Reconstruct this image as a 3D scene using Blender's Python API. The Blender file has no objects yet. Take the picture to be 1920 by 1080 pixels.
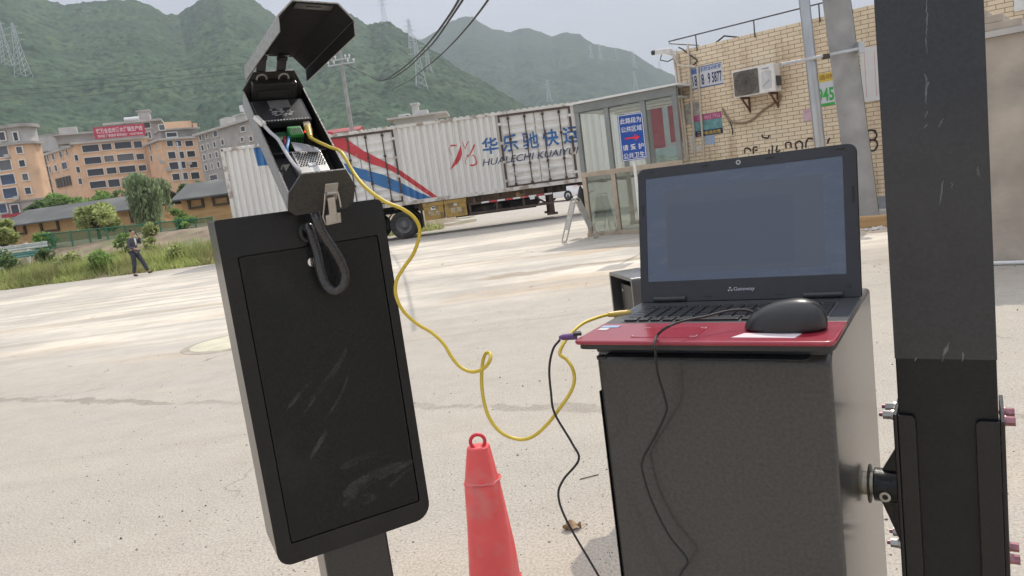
import bpy, bmesh, math, random
import numpy as np
from mathutils import Vector, Matrix, noise
from math import sin, cos, tan, pi, radians, hypot, atan2, sqrt
random.seed(7); RNG = np.random.default_rng(7)
S = bpy.context.scene
COL = S.collection

# ---------------------------------------------------------------- camera
FPX, PITCH, ROLL, EYE = 1387.0, radians(8.3), radians(7.6), 1.7
_F = np.array([0, cos(PITCH), -sin(PITCH)]); _r0 = np.array([1.0, 0, 0]); _u0 = np.array([0, sin(PITCH), cos(PITCH)])
_R = cos(ROLL) * _r0 - sin(ROLL) * _u0; _U = sin(ROLL) * _r0 + cos(ROLL) * _u0
cam_data = bpy.data.cameras.new('camera'); cam = bpy.data.objects.new('camera', cam_data); COL.objects.link(cam)
cam_data.sensor_width = 36.0; cam_data.lens = 36.0 * FPX / 1920.0; cam_data.clip_start = 0.05; cam_data.clip_end = 20000
cam.matrix_world = Matrix([[_R[0], _U[0], -_F[0], 0], [_R[1], _U[1], -_F[1], 0], [_R[2], _U[2], -_F[2], EYE], [0, 0, 0, 1]])
S.camera = cam

# ---------------------------------------------------------------- light
SUN_AZ, SUN_EL = radians(28), radians(52)          # sun high, ahead and to the right
w = bpy.data.worlds.new('World'); S.world = w; w.use_nodes = True
nt = w.node_tree; nt.nodes.clear()
def _n(t, **k):
    n = nt.nodes.new(t)
    for a, b in k.items(): setattr(n, a, b)
    return n
sky = _n('ShaderNodeTexSky', sky_type='NISHITA', sun_disc=False, sun_elevation=SUN_EL, sun_rotation=SUN_AZ, air_density=1.2, dust_density=4.0)
bg1 = _n('ShaderNodeBackground'); bg1.inputs[1].default_value = 0.09; nt.links.new(sky.outputs[0], bg1.inputs[0])
tc = _n('ShaderNodeTexCoord'); mp = _n('ShaderNodeMapping'); mp.inputs['Scale'].default_value = (1.0, 1.0, 3.0)
nz = _n('ShaderNodeTexNoise'); nz.inputs['Scale'].default_value = 2.2; nz.inputs['Detail'].default_value = 5; nz.inputs['Roughness'].default_value = .55
cr = _n('ShaderNodeValToRGB'); cr.color_ramp.elements[0].position = .3; cr.color_ramp.elements[0].color = (.385, .395, .44, 1)
cr.color_ramp.elements[1].position = .72; cr.color_ramp.elements[1].color = (.575, .585, .625, 1)
bg2 = _n('ShaderNodeBackground')
sx_ = _n('ShaderNodeSeparateXYZ'); nt.links.new(tc.outputs['Generated'], sx_.inputs[0])   # an overcast sky is brighter overhead than at the horizon
gr = _n('ShaderNodeMapRange', interpolation_type='SMOOTHSTEP'); gr.inputs[1].default_value = .3; gr.inputs[2].default_value = .95; gr.inputs[3].default_value = 1.22; gr.inputs[4].default_value = 2.9
nt.links.new(sx_.outputs[2], gr.inputs[0]); nt.links.new(gr.outputs[0], bg2.inputs[1])
mx = _n('ShaderNodeMixShader'); mx.inputs[0].default_value = .86; out = _n('ShaderNodeOutputWorld')
nt.links.new(tc.outputs['Generated'], mp.inputs[0]); nt.links.new(mp.outputs[0], nz.inputs[0]); nt.links.new(nz.outputs[0], cr.inputs[0])
nt.links.new(cr.outputs[0], bg2.inputs[0]); nt.links.new(bg1.outputs[0], mx.inputs[1]); nt.links.new(bg2.outputs[0], mx.inputs[2]); nt.links.new(mx.outputs[0], out.inputs[0])
ld = bpy.data.lights.new('sun', 'SUN'); ld.energy = 2.8; ld.angle = radians(0.6); ld.color = (1.0, .93, .82)
sun = bpy.data.objects.new('sun', ld); COL.objects.link(sun)
_sd = Vector((sin(SUN_AZ) * cos(SUN_EL), cos(SUN_AZ) * cos(SUN_EL), sin(SUN_EL)))
sun.rotation_euler = _sd.to_track_quat('Z', 'Y').to_euler(); sun.location = (20, 40, 60)
S.view_settings.view_transform = 'Standard'; S.view_settings.look = 'None'; S.view_settings.exposure = 0.45; S.view_settings.gamma = 1.0
S.render.engine = 'CYCLES'; S.cycles.use_denoising = True; S.cycles.max_bounces = 8; S.cycles.volume_bounces = 0; S.cycles.transparent_max_bounces = 12

# ---------------------------------------------------------------- placing helpers: read a bearing off the photo, then stand the thing at its own distance
def bearing(x, y): return (_F * FPX + _R * (x - 960) + _U * (540 - y)) / FPX
def at(x, y, Y):
    r = bearing(x, y); return np.array([0, 0, EYE]) + r * (Y / r[1])
def gnd(x, y, z=0.0):
    r = bearing(x, y); return np.array([0, 0, EYE]) + r * ((z - EYE) / r[2])

# ---------------------------------------------------------------- materials
MATS = {}
def mat(name, col, rough=.6, var=.12, scale=6.0, metal=0.0, bump=0.0, bscale=None, spec=.5, dirt=None, island=0.0, coat=0.0, detail=4, stretch=(1, 1, 1), dirt_lo=.52, dirt_hi=.7, leaf=0.0):
    """procedural principled material: base colour varied by noise, optional patchy second colour (wear, dust), optional bump"""
    if name in MATS: return MATS[name]
    m = bpy.data.materials.new(name); m.use_nodes = True; MATS[name] = m
    t = m.node_tree; b = t.nodes['Principled BSDF']; L = t.links.new
    b.inputs['Roughness'].default_value = rough; b.inputs['Metallic'].default_value = metal
    b.inputs['Specular IOR Level'].default_value = spec
    if coat: b.inputs['Coat Weight'].default_value = coat; b.inputs['Coat Roughness'].default_value = .15
    c = t.nodes.new('ShaderNodeTexCoord'); mp_ = t.nodes.new('ShaderNodeMapping'); mp_.inputs['Scale'].default_value = stretch
    L(c.outputs['Object'], mp_.inputs[0])
    def noise_(sc, d=detail):
        q = t.nodes.new('ShaderNodeTexNoise'); q.inputs['Scale'].default_value = sc; q.inputs['Detail'].default_value = d
        L(mp_.outputs[0], q.inputs[0]); return q
    def ramp(fac, a, bb, c0, c1):
        r_ = t.nodes.new('ShaderNodeValToRGB'); e = r_.color_ramp.elements
        e[0].position = a; e[0].color = (*c0, 1); e[1].position = bb; e[1].color = (*c1, 1); L(fac, r_.inputs[0]); return r_
    lo = tuple(max(0, x * (1 - var)) for x in col); hi = tuple(min(1, x * (1 + var)) for x in col)
    o = ramp(noise_(scale).outputs[0], .3, .7, lo, hi).outputs[0]
    if island:
        g = t.nodes.new('ShaderNodeNewGeometry')
        r_ = ramp(g.outputs['Random Per Island'], 0, 1, (1 - island,) * 3, (1 + island,) * 3)
        x_ = t.nodes.new('ShaderNodeMix'); x_.data_type = 'RGBA'; x_.blend_type = 'MULTIPLY'; x_.inputs[0].default_value = 1
        L(o, x_.inputs[6]); L(r_.outputs[0], x_.inputs[7]); o = x_.outputs[2]
    if dirt:
        dc, ds, da = dirt
        f = ramp(noise_(ds, 6).outputs[0], dirt_lo, dirt_hi, (0, 0, 0), (da,) * 3)
        x_ = t.nodes.new('ShaderNodeMix'); x_.data_type = 'RGBA'; L(f.outputs[0], x_.inputs[0]); L(o, x_.inputs[6]); x_.inputs[7].default_value = (*dc, 1); o = x_.outputs[2]
    L(o, b.inputs['Base Color'])
    if leaf:      # thin leaves let some light through
        tl = t.nodes.new('ShaderNodeBsdfTranslucent'); L(o, tl.inputs[0]); ms = t.nodes.new('ShaderNodeMixShader'); ms.inputs[0].default_value = leaf
        L(b.outputs[0], ms.inputs[1]); L(tl.outputs[0], ms.inputs[2]); L(ms.outputs[0], t.nodes['Material Output'].inputs['Surface'])
    if bump:
        bm_ = t.nodes.new('ShaderNodeBump'); bm_.inputs['Strength'].default_value = bump; bm_.inputs['Distance'].default_value = .01
        L(noise_(bscale or scale * 4, 3).outputs[0], bm_.inputs['Height']); L(bm_.outputs[0], b.inputs['Normal'])
    return m
def emit_mat(name, col, s):
    m = mat(name, col, var=0); b = m.node_tree.nodes['Principled BSDF']; b.inputs['Emission Color'].default_value = (*col, 1); b.inputs['Emission Strength'].default_value = s; return m
def glass_mat(name, tint, refl):
    m = bpy.data.materials.new(name); m.use_nodes = True; t = m.node_tree; t.nodes.clear()
    a = t.nodes.new('ShaderNodeBsdfTransparent'); a.inputs[0].default_value = (*tint, 1)
    g = t.nodes.new('ShaderNodeBsdfGlossy'); g.inputs['Roughness'].default_value = .03; g.inputs[0].default_value = (.9, .95, .93, 1)
    x_ = t.nodes.new('ShaderNodeMixShader'); x_.inputs[0].default_value = refl; o = t.nodes.new('ShaderNodeOutputMaterial')
    t.links.new(a.outputs[0], x_.inputs[1]); t.links.new(g.outputs[0], x_.inputs[2]); t.links.new(x_.outputs[0], o.inputs[0]); return m

# ---------------------------------------------------------------- mesh helpers
def rot_axes(rx=0, ry=0, rz=0):
    return np.array(Matrix.Rotation(rz, 3, 'Z') @ Matrix.Rotation(ry, 3, 'Y') @ Matrix.Rotation(rx, 3, 'X'))
class MB:
    def __init__(s): s.v = []; s.f = []; s.n = 0
    def add(s, v, f):
        v = np.asarray(v, float).reshape(-1, 3); s.v.append(v); s.f += [tuple(i + s.n for i in q) for q in f]; s.n += len(v); return s
    def box(s, c, d, A=None):
        d = np.asarray(d, float) / 2
        p = np.array([[x, y, z] for z in (-1, 1) for y in (-1, 1) for x in (-1, 1)]) * d
        if A is not None: p = p @ np.asarray(A).T
        return s.add(p + np.asarray(c, float), [(0, 2, 3, 1), (4, 5, 7, 6), (0, 1, 5, 4), (2, 6, 7, 3), (0, 4, 6, 2), (1, 3, 7, 5)])
    def span(s, a, b):
        a = np.asarray(a, float); b = np.asarray(b, float); return s.box((a + b) / 2, np.abs(b - a))
    def beam(s, a, b, wd, th=None, up=(0, 0, 1)):
        a = np.asarray(a, float); b = np.asarray(b, float); d = b - a; l = np.linalg.norm(d); z = d / l
        x = np.cross(up, z)
        if np.linalg.norm(x) < 1e-4: x = np.cross((1, 0, 0), z)
        x = x / np.linalg.norm(x); y = np.cross(z, x)
        return s.box((a + b) / 2, (wd, th or wd, l), np.stack([x, y, z], 1))
    def tube(s, pts, r, n=8, cap=True):
        P = np.asarray(pts, float); k = len(P); r = np.broadcast_to(np.asarray(r, float), (k,))
        T = np.gradient(P, axis=0); T /= np.linalg.norm(T, axis=1)[:, None] + 1e-12
        u = np.cross(T[0], (0, 0, 1)); u = u if np.linalg.norm(u) > 1e-3 else np.cross(T[0], (1, 0, 0)); u /= np.linalg.norm(u)
        V = []; a = np.arange(n) * 2 * pi / n
        for i in range(k):
            u = u - T[i] * (u @ T[i]); u /= np.linalg.norm(u); vv = np.cross(T[i], u)
            V.append(P[i] + r[i] * (np.cos(a)[:, None] * u + np.sin(a)[:, None] * vv))
        f = [(i * n + j, i * n + (j + 1) % n, (i + 1) * n + (j + 1) % n, (i + 1) * n + j) for i in range(k - 1) for j in range(n)]
        if cap: f += [tuple(range(n - 1, -1, -1)), tuple((k - 1) * n + j for j in range(n))]
        return s.add(np.concatenate(V), f)
    def cyl(s, a, b, r, r2=None, n=16):
        return s.tube([a, b], [r, r if r2 is None else r2], n)
    def prism(s, poly, o, ax, ay, an, d):
        """polygon in the (ax, ay) plane through o, thickened by d along an"""
        o, ax, ay, an = (np.asarray(q, float) for q in (o, ax, ay, an))
        p = np.array([o + ax * x + ay * y for x, y in poly]); k = len(p)
        return s.add(np.concatenate([p, p + an * d]), [tuple(range(k - 1, -1, -1)), tuple(range(k, 2 * k))] + [(i, (i + 1) % k, k + (i + 1) % k, k + i) for i in range(k)])
    def build(s, name, m, parent=None, smooth=False, bevel=0, seg=2, recalc=True):
        me = bpy.data.meshes.new(name)
        me.from_pydata(np.concatenate(s.v).tolist() if s.v else [], [], s.f)
        if recalc:
            b = bmesh.new(); b.from_mesh(me); bmesh.ops.recalc_face_normals(b, faces=b.faces); b.to_mesh(me); b.free()
        return link(name, me, m, parent, smooth, bevel, seg)
def link(name, me, m, parent=None, smooth=False, bevel=0, seg=2):
    o = bpy.data.objects.new(name, me); COL.objects.link(o)
    if m is not None: me.materials.append(m)
    if smooth:
        me.polygons.foreach_set('use_smooth', [True] * len(me.polygons))
        if smooth != 'all':
            try: me.set_sharp_from_angle(angle=radians(38))
            except Exception: pass
    if bevel:
        q = o.modifiers.new('bevel', 'BEVEL'); q.width = bevel; q.segments = seg; q.limit_method = 'ANGLE'; q.angle_limit = radians(40)
    if parent is not None: o.parent = parent
    return o
def thing(name, label, cat, loc=(0, 0, 0), rz=0.0, group=None):
    o = bpy.data.objects.new(name, None); COL.objects.link(o); o.location = loc; o.rotation_euler = (0, 0, rz); o.empty_display_size = .1
    return tag(o, label, cat, group)
def tag(o, label, cat, group=None):
    o['label'] = label; o['category'] = cat
    if group: o['group'] = group
    return o
def struct(o, kind='structure'): o['kind'] = kind; return o
def dup(root, loc, rz=None, label=None, scale=None):
    r = root.copy(); COL.objects.link(r); r.location = loc
    if rz is not None: r.rotation_euler = (0, 0, rz)
    if scale is not None: r.scale = scale
    if label: r['label'] = label
    for ch in list(root.children):
        c = ch.copy(); COL.objects.link(c); c.parent = r
        for g in list(ch.children):
            d = g.copy(); COL.objects.link(d); d.parent = c
    return r
def rrect(w_, h_, r, n=6, corners=(1, 1, 1, 1)):
    """rounded rectangle centred on 0, corners = (right-top, left-top, left-bottom, right-bottom)"""
    out = []
    for k, (sx, sy) in enumerate(((1, 1), (-1, 1), (-1, -1), (1, -1))):
        if corners[k]:
            for i in range(n + 1):
                a = k * pi / 2 + i * pi / 2 / n; out.append((sx * (w_ / 2 - r) + r * cos(a), sy * (h_ / 2 - r) + r * sin(a)))
        else: out.append((sx * w_ / 2, sy * h_ / 2))
    return out
def ring_plate(outer, inner, o, ax, ay, an, d):
    """plate with a hole: two closed outlines bridged, thickened by d"""
    o, ax, ay, an = (np.asarray(q, float) for q in (o, ax, ay, an))
    b = bmesh.new(); loops = []
    for poly in (outer, inner):
        vs = [b.verts.new(o + ax * x + ay * y) for x, y in poly]; loops.append(vs)
        for i in range(len(vs)): b.edges.new((vs[i], vs[(i + 1) % len(vs)]))
    bmesh.ops.triangle_fill(b, edges=b.edges[:], use_dissolve=False)
    r = bmesh.ops.extrude_face_region(b, geom=b.faces[:])
    bmesh.ops.translate(b, vec=Vector(an * d), verts=[q for q in r['geom'] if isinstance(q, bmesh.types.BMVert)])
    bmesh.ops.recalc_face_normals(b, faces=b.faces); me = bpy.data.meshes.new('plate'); b.to_mesh(me); b.free(); return me
def smooth_path(pts, k=8):
    P = np.asarray(pts, float); P = np.vstack([2 * P[0] - P[1], P, 2 * P[-1] - P[-2]]); out = []
    for i in range(1, len(P) - 2):
        for t in np.linspace(0, 1, k, endpoint=False):
            a, b, c, d = P[i - 1:i + 3]
            out.append(.5 * (2 * b + (c - a) * t + (2 * a - 5 * b + 4 * c - d) * t * t + (3 * b - a - 3 * c + d) * t ** 3))
    out.append(P[-2]); return np.array(out)
def text_mesh(txt, w_, h_, bold=0.0, shear=0.0, keep=False):
    """lettering as a flat mesh in x/y fitted to w_ by h_ and centred"""
    cu = bpy.data.curves.new('lettering', 'FONT'); cu.body = txt; cu.offset = bold; cu.shear = shear; cu.size = 1; cu.resolution_u = 3
    o = bpy.data.objects.new('lettering', cu); COL.objects.link(o)
    dg = bpy.context.evaluated_depsgraph_get(); me = bpy.data.meshes.new_from_object(o.evaluated_get(dg))
    bpy.data.objects.remove(o)
    co = np.empty(len(me.vertices) * 3); me.vertices.foreach_get('co', co); co = co.reshape(-1, 3)
    lo, hi = co.min(0), co.max(0); sc = np.array([w_, h_]) / np.maximum(hi - lo, 1e-6)[:2]
    if keep: sc[:] = sc.min()
    co[:, :2] = (co[:, :2] - (lo[:2] + hi[:2]) / 2) * sc; co[:, 2] = 0
    me.vertices.foreach_set('co', co.ravel()); return me, co
def letter(name, txt, o, ax, ay, w_, h_, m, parent=None, bold=0.0, shear=0.0, keep=False):
    me, co = text_mesh(txt, w_, h_, bold, shear, keep)
    o, ax, ay = (np.asarray(q, float) for q in (o, ax, ay))
    me.vertices.foreach_set('co', (o + co[:, :1] * ax + co[:, 1:2] * ay).ravel()); me.materials.clear()
    return link(name, me, m, parent)
# ================================================================ ground, bank, hills
def node_tools(m):
    t = m.node_tree; L = t.links.new
    def new(ty, **k):
        n = t.nodes.new(ty)
        for a, b in k.items(): setattr(n, a, b)
        return n
    def math_(op, a, b=None, c=None):
        n = new('ShaderNodeMath', operation=op)
        for i, q in enumerate((a, b, c)):
            if q is None: continue
            if isinstance(q, (int, float)): n.inputs[i].default_value = q
            else: L(q, n.inputs[i])
        return n.outputs[0]
    def mix(f, a, b, blend='MIX'):
        n = new('ShaderNodeMix', data_type='RGBA', blend_type=blend)
        for i, q in ((0, f), (6, a), (7, b)):
            if isinstance(q, (int, float)): n.inputs[i].default_value = q
            elif isinstance(q, tuple): n.inputs[i].default_value = (*q, 1)
            else: L(q, n.inputs[i])
        return n.outputs[2]
    def step(v, a, b):
        n = new('ShaderNodeMapRange', interpolation_type='SMOOTHSTEP'); L(v, n.inputs[0]); n.inputs[1].default_value = a; n.inputs[2].default_value = b; return n.outputs[0]
    def noise_(vec, sc, d=4, ro=.5):
        n = new('ShaderNodeTexNoise'); n.inputs['Scale'].default_value = sc; n.inputs['Detail'].default_value = d; n.inputs['Roughness'].default_value = ro; L(vec, n.inputs[0]); return n.outputs[0]
    def mapping(vec, scale=(1, 1, 1), rz=0, loc=(0, 0, 0)):
        n = new('ShaderNodeMapping'); n.inputs['Scale'].default_value = scale; n.inputs['Rotation'].default_value = (0, 0, rz); n.inputs['Location'].default_value = loc; L(vec, n.inputs[0]); return n.outputs[0]
    return t, L, new, math_, mix, step, noise_, mapping
def ground_material():
    m = bpy.data.materials.new('dusty_concrete'); m.use_nodes = True
    t, L, new, M_, mix, step, nz_, mp_ = node_tools(m); b = t.nodes['Principled BSDF']; b.inputs['Roughness'].default_value = .85; b.inputs['Specular IOR Level'].default_value = .25
    c = new('ShaderNodeTexCoord').outputs['Object']; s = new('ShaderNodeSeparateXYZ'); L(c, s.inputs[0]); X, Y = s.outputs[0], s.outputs[1]
    col = mix(nz_(c, .35, 5), (.35, .315, .27), (.475, .44, .392))
    # dried, dusty middle of the yard: paler
    far = M_('MULTIPLY', step(Y, 8.5, 12.5), M_('SUBTRACT', 1, step(Y, 25, 28)))
    col = mix(M_('MULTIPLY', far, step(nz_(c, .22, 4), .35, .6)), col, (.68, .62, .52))
    # tan soil tracked over the middle
    tan_ = M_('MULTIPLY', step(nz_(mp_(c, (.35, 1.2, 1), .1), .5, 5), .5, .66), M_('MULTIPLY', step(Y, 7, 11), M_('SUBTRACT', 1, step(Y, 15, 19))))
    col = mix(M_('MULTIPLY', tan_, .65), col, (.47, .35, .225))
    # a damp soil strip near the booth
    d1 = M_('ABSOLUTE', M_('SUBTRACT', M_('ADD', Y, M_('MULTIPLY', nz_(c, 1.2, 4), .9)), 13.75)); d2 = M_('ABSOLUTE', M_('SUBTRACT', X, .95))
    strip = M_('MULTIPLY', M_('SUBTRACT', 1, step(d1, .05, .32)), M_('SUBTRACT', 1, step(d2, .9, 2.3)))
    col = mix(M_('MULTIPLY', strip, .8), col, (.27, .20, .125))
    # tyre sweeps
    sw = nz_(mp_(c, (.16, 3.2, 1), .28), 1.0, 6, .6)
    col = mix(M_('MULTIPLY', step(sw, .52, .72), .38), col, (.27, .235, .195))
    sw2 = nz_(mp_(c, (.12, 2.0, 1), -.12, (5, 3, 0)), 1.0, 6, .6)
    col = mix(M_('MULTIPLY', step(sw2, .5, .72), .34), col, (.54, .50, .435))
    sw3 = nz_(mp_(c, (.1, 2.6, 1), .42, (1, 9, 0)), 1.0, 5, .55)
    col = mix(M_('MULTIPLY', M_('MULTIPLY', step(sw3, .5, .6), far), .5), col, (.33, .295, .25))
    # ragged patched seam running across the yard
    wob = M_('MULTIPLY', M_('SUBTRACT', nz_(c, 2.3, 5, .65), .5), .5)
    d = M_('ABSOLUTE', M_('ADD', M_('SUBTRACT', M_('ADD', M_('MULTIPLY', X, .436), M_('MULTIPLY', Y, .9)), 4.84), wob))
    seam = M_('MULTIPLY', M_('SUBTRACT', 1, step(d, .05, .08)), step(nz_(mp_(c, (1, 1, 1)), 1.4, 5, .75), .36, .43))
    col = mix(M_('MULTIPLY', seam, .8), col, (.185, .165, .14))
    # warmer, sandier strip close to the column, greyer worn sheets beyond
    col = mix(M_('MULTIPLY', M_('SUBTRACT', 1, step(M_('ADD', Y, M_('MULTIPLY', nz_(c, 1.1, 4), 1.6)), 3.6, 4.8)), .6), col, (.50, .42, .325))
    gy_ = nz_(mp_(c, (.3, 1.1, 1), -.2, (11, 2, 0)), .8, 6, .62); col = mix(M_('MULTIPLY', step(gy_, .46, .64), .5), col, (.37, .355, .33))
    # mottled dust, hairline cracks
    mot = nz_(c, 2.6, 6, .68); col = mix(M_('MULTIPLY', step(mot, .40, .62), .38), col, mix(1.0, col, (.78, .76, .73), 'MULTIPLY'))
    mot2 = nz_(mp_(c, (1, 1, 1), 0, (7, 3, 0)), 9, 6, .7); col = mix(M_('MULTIPLY', step(mot2, .46, .66), .3), col, (.50, .455, .39))
    ck = new('ShaderNodeTexVoronoi', feature='DISTANCE_TO_EDGE'); ck.inputs['Scale'].default_value = .42
    wv_ = new('ShaderNodeTexNoise'); wv_.inputs['Scale'].default_value = 2.5; wv_.inputs['Detail'].default_value = 5; L(c, wv_.inputs[0])
    vm = new('ShaderNodeVectorMath', operation='MULTIPLY_ADD'); L(wv_.outputs['Color'], vm.inputs[0]); vm.inputs[1].default_value = (.5, .5, .5); L(c, vm.inputs[2]); L(vm.outputs[0], ck.inputs[0])
    crack = M_('MULTIPLY', M_('SUBTRACT', 1, step(ck.outputs['Distance'], .002, .007)), step(nz_(c, .8, 3), .56, .64)); col = mix(M_('MULTIPLY', crack, .7), col, (.15, .13, .11))
    # grit, pores
    near = M_('SUBTRACT', 1, step(Y, 3.5, 13))
    v = new('ShaderNodeTexVoronoi'); v.inputs['Scale'].default_value = 34; L(c, v.inputs[0])
    vr = new('ShaderNodeSeparateColor'); L(v.outputs['Color'], vr.inputs[0])
    dot = M_('MULTIPLY', M_('SUBTRACT', 1, step(v.outputs['Distance'], .12, .26)), step(vr.outputs[0], .42, .5))
    col = mix(M_('MULTIPLY', M_('MULTIPLY', dot, near), .62), col, (.15, .125, .10))
    fine = nz_(c, 70, 3, .8); col = mix(M_('MULTIPLY', near, .55), col, mix(step(fine, .36, .62), (.235, .205, .165), (.50, .45, .38)))
    L(col, b.inputs['Base Color'])
    bp = new('ShaderNodeBump'); bp.inputs['Strength'].default_value = .35; bp.inputs['Distance'].default_value = .006; L(nz_(c, 45, 4, .7), bp.inputs['Height']); L(bp.outputs[0], b.inputs['Normal'])
    return m
gb = MB(); R_ = 4000
gb.add([(-R_, -R_, 0), (R_, -R_, 0), (R_, R_, 0), (-R_, R_, 0)], [(0, 1, 2, 3)])
struct(gb.build('ground', ground_material()))

def sstep(x, a, b):
    t = np.clip((x - a) / (b - a), 0, 1); return t * t * (3 - 2 * t)
def bank_edge(x): return np.where(x < -11.3, 28.55 + np.clip(-11.3 - x, 0, 80) * .135, 31.6)
def nvec(x, y, s, seed=0.0): return np.array([noise.noise((a * s, b * s, seed)) for a, b in zip(np.ravel(x), np.ravel(y))]).reshape(np.shape(x))
def bank_z(x, y):
    d = y - bank_edge(x)
    z = .35 * sstep(d, 0, 1.2) + .35 * sstep(d, 1.5, 4.2) + .74 * sstep(d, 4.5, 7.5)
    return z * sstep(x, -3.0, -8.0 ) if False else z * (1 - sstep(x, -7.5, -2.0))
xs = np.arange(-70, -.9, .55); ys = np.concatenate([np.arange(28.2, 40, .4), np.arange(40, 80, 2.5), np.array([90, 120, 180, 300, 460.])])
XX, YY = np.meshgrid(xs, ys); ZZ = bank_z(XX, YY) + (nvec(XX, YY, .9) * .12 + nvec(XX, YY, .25, 3) * .15) * sstep(YY - bank_edge(XX), .3, 2.5) - .03
XX = XX + (YY > 80) * XX * (YY - 80) / 60
k = len(xs); bb = MB(); bb.add(np.stack([XX, YY, ZZ], -1), [(j * k + i, j * k + i + 1, (j + 1) * k + i + 1, (j + 1) * k + i) for j in range(len(ys) - 1) for i in range(k - 1)])
struct(bb.build('bank', mat('bank_soil', (.235, .18, .125), .9, .4, 1.4, bump=.8, bscale=4, dirt=((.135, .155, .065), .7, .85), dirt_lo=.5, dirt_hi=.62), smooth=True))

def forest_mat(name, a, b_, s):
    m = bpy.data.materials.new(name); m.use_nodes = True
    t, L, new, M_, mix, step, nz_, mp_ = node_tools(m); b = t.nodes['Principled BSDF']; b.inputs['Roughness'].default_value = .9; b.inputs['Specular IOR Level'].default_value = .1
    c = new('ShaderNodeTexCoord').outputs['Object']
    col = mix(step(nz_(c, .012 * s, 5, .6), .35, .65), a, b_)
    col = mix(step(nz_(c, .11 * s, 5, .7), .42, .62), col, tuple(x * .5 for x in a))
    col = mix(M_('MULTIPLY', step(nz_(mp_(c, (1, 1, 1), 0, (400, 90, 0)), .05 * s, 6, .7), .52, .68), .35), col, (.13, .155, .065))
    L(col, b.inputs['Base Color']); return m
def ridge(name, pts, r0, rc, daz, nr, amp, m, tree=4.5, cell=9.0):
    P = []
    for x, y in pts:
        r = bearing(x, y); P.append((atan2(r[0], r[1]), r[2] / hypot(r[0], r[1])))
    P = np.array(sorted(P)); az = np.arange(P[0, 0], P[-1, 0], radians(daz)); te = np.interp(az, P[:, 0], P[:, 1])
    rcv = rc(az) if callable(rc) else np.full_like(az, rc)
    H = te * rcv + EYE
    tt = np.concatenate([np.linspace(0, 1, nr), np.linspace(1.02, 1.5, nr // 8)])
    T, A = np.meshgrid(tt, az); RC = np.repeat(rcv[:, None], len(tt), 1); R2 = r0 + T * (RC - r0)
    sh = np.where(T <= 1, np.clip(T, 0, 1) ** 1.12, 1 - (T - 1) * 1.3)
    Z = H[:, None] * sh; X = R2 * np.sin(A); Y = R2 * np.cos(A)
    flat = zip(X.ravel(), Y.ravel(), T.ravel()); dz = np.empty(X.size)
    for i, (x, y, t) in enumerate(flat):
        g = noise.noise((x / 210, y / 260, 1.7)) + .5 * noise.noise((x / 90, y / 110, 4.1))
        d, _p = noise.voronoi((x / cell, y / cell, 0.0)); d0 = d[0]
        env = max(0.0, 1 - abs(2 * t - 1)) if t < 1 else 0.0
        dz[i] = -amp * abs(g) * env + min(1, t * 12) * (tree * (.75 - min(d0, .9)) * (1 + .5 * noise.noise((x / 30, y / 30, 9))) + 1.1 * noise.noise((x / 24, y / 24, 2)))
    Z = Z + dz.reshape(Z.shape); n2 = len(tt)
    b = MB(); b.add(np.stack([X, Y, Z], -1), [(i * n2 + j, (i + 1) * n2 + j, (i + 1) * n2 + j + 1, i * n2 + j + 1) for i in range(len(az) - 1) for j in range(n2 - 1)])
    struct(b.build(name, m, smooth='all', recalc=False))
    def surface(px, py):
        r = bearing(px, py); a = atan2(r[0], r[1]); hh = np.interp(a, az, H); rr = np.interp(a, az, rcv); hr = hypot(r[0], r[1])
        for t in np.linspace(.02, 1.0, 400):
            q = r0 + t * (rr - r0)
            if hh * t ** 1.12 >= EYE + r[2] / hr * q: break
        return np.array([q * sin(a), q * cos(a), hh * t ** 1.12 - 6]), q
    return surface
near_pts = [(-330, -190), (-200, -130), (-60, -60), (40, -22), (78, -4), (90, 2), (120, 11), (170, 5), (215, 0), (250, 1), (280, 10), (310, 27), (335, 28), (355, 15), (375, 0), (410, -20), (450, -15), (475, 0), (500, 20), (520, 33), (560, 42), (620, 20), (650, 25), (668, 35), (690, 48), (720, 42), (735, 46), (752, 58), (775, 72), (795, 85), (830, 108), (860, 130), (900, 150), (950, 180), (985, 202), (1100, 255), (1300, 310), (1340, 300)]
far_pts = [(450, 80), (600, 85), (700, 80), (790, 75), (812, 62), (830, 50), (850, 40), (868, 32), (888, 33), (905, 45), (925, 55), (955, 62), (975, 55), (990, 53), (1015, 60), (1032, 70), (1057, 61), (1085, 65), (1115, 84), (1165, 92), (1190, 102), (1230, 128), (1265, 142), (1400, 170), (1700, 200), (2000, 180), (2200, 120)]
hill_near = ridge('hills', near_pts, 330, lambda a: 1150 - 330 * sstep(a, -.25, .02), .07, 220, 15, forest_mat('forest_near', (.042, .078, .046), (.076, .124, .066), 1.0), 4.6, 6.5)
hill_far = ridge('far_hills', far_pts, 900, 2300, .1, 110, 36, forest_mat('forest_far', (.034, .066, .042), (.06, .10, .055), .7), 6.0, 13.0)

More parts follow.
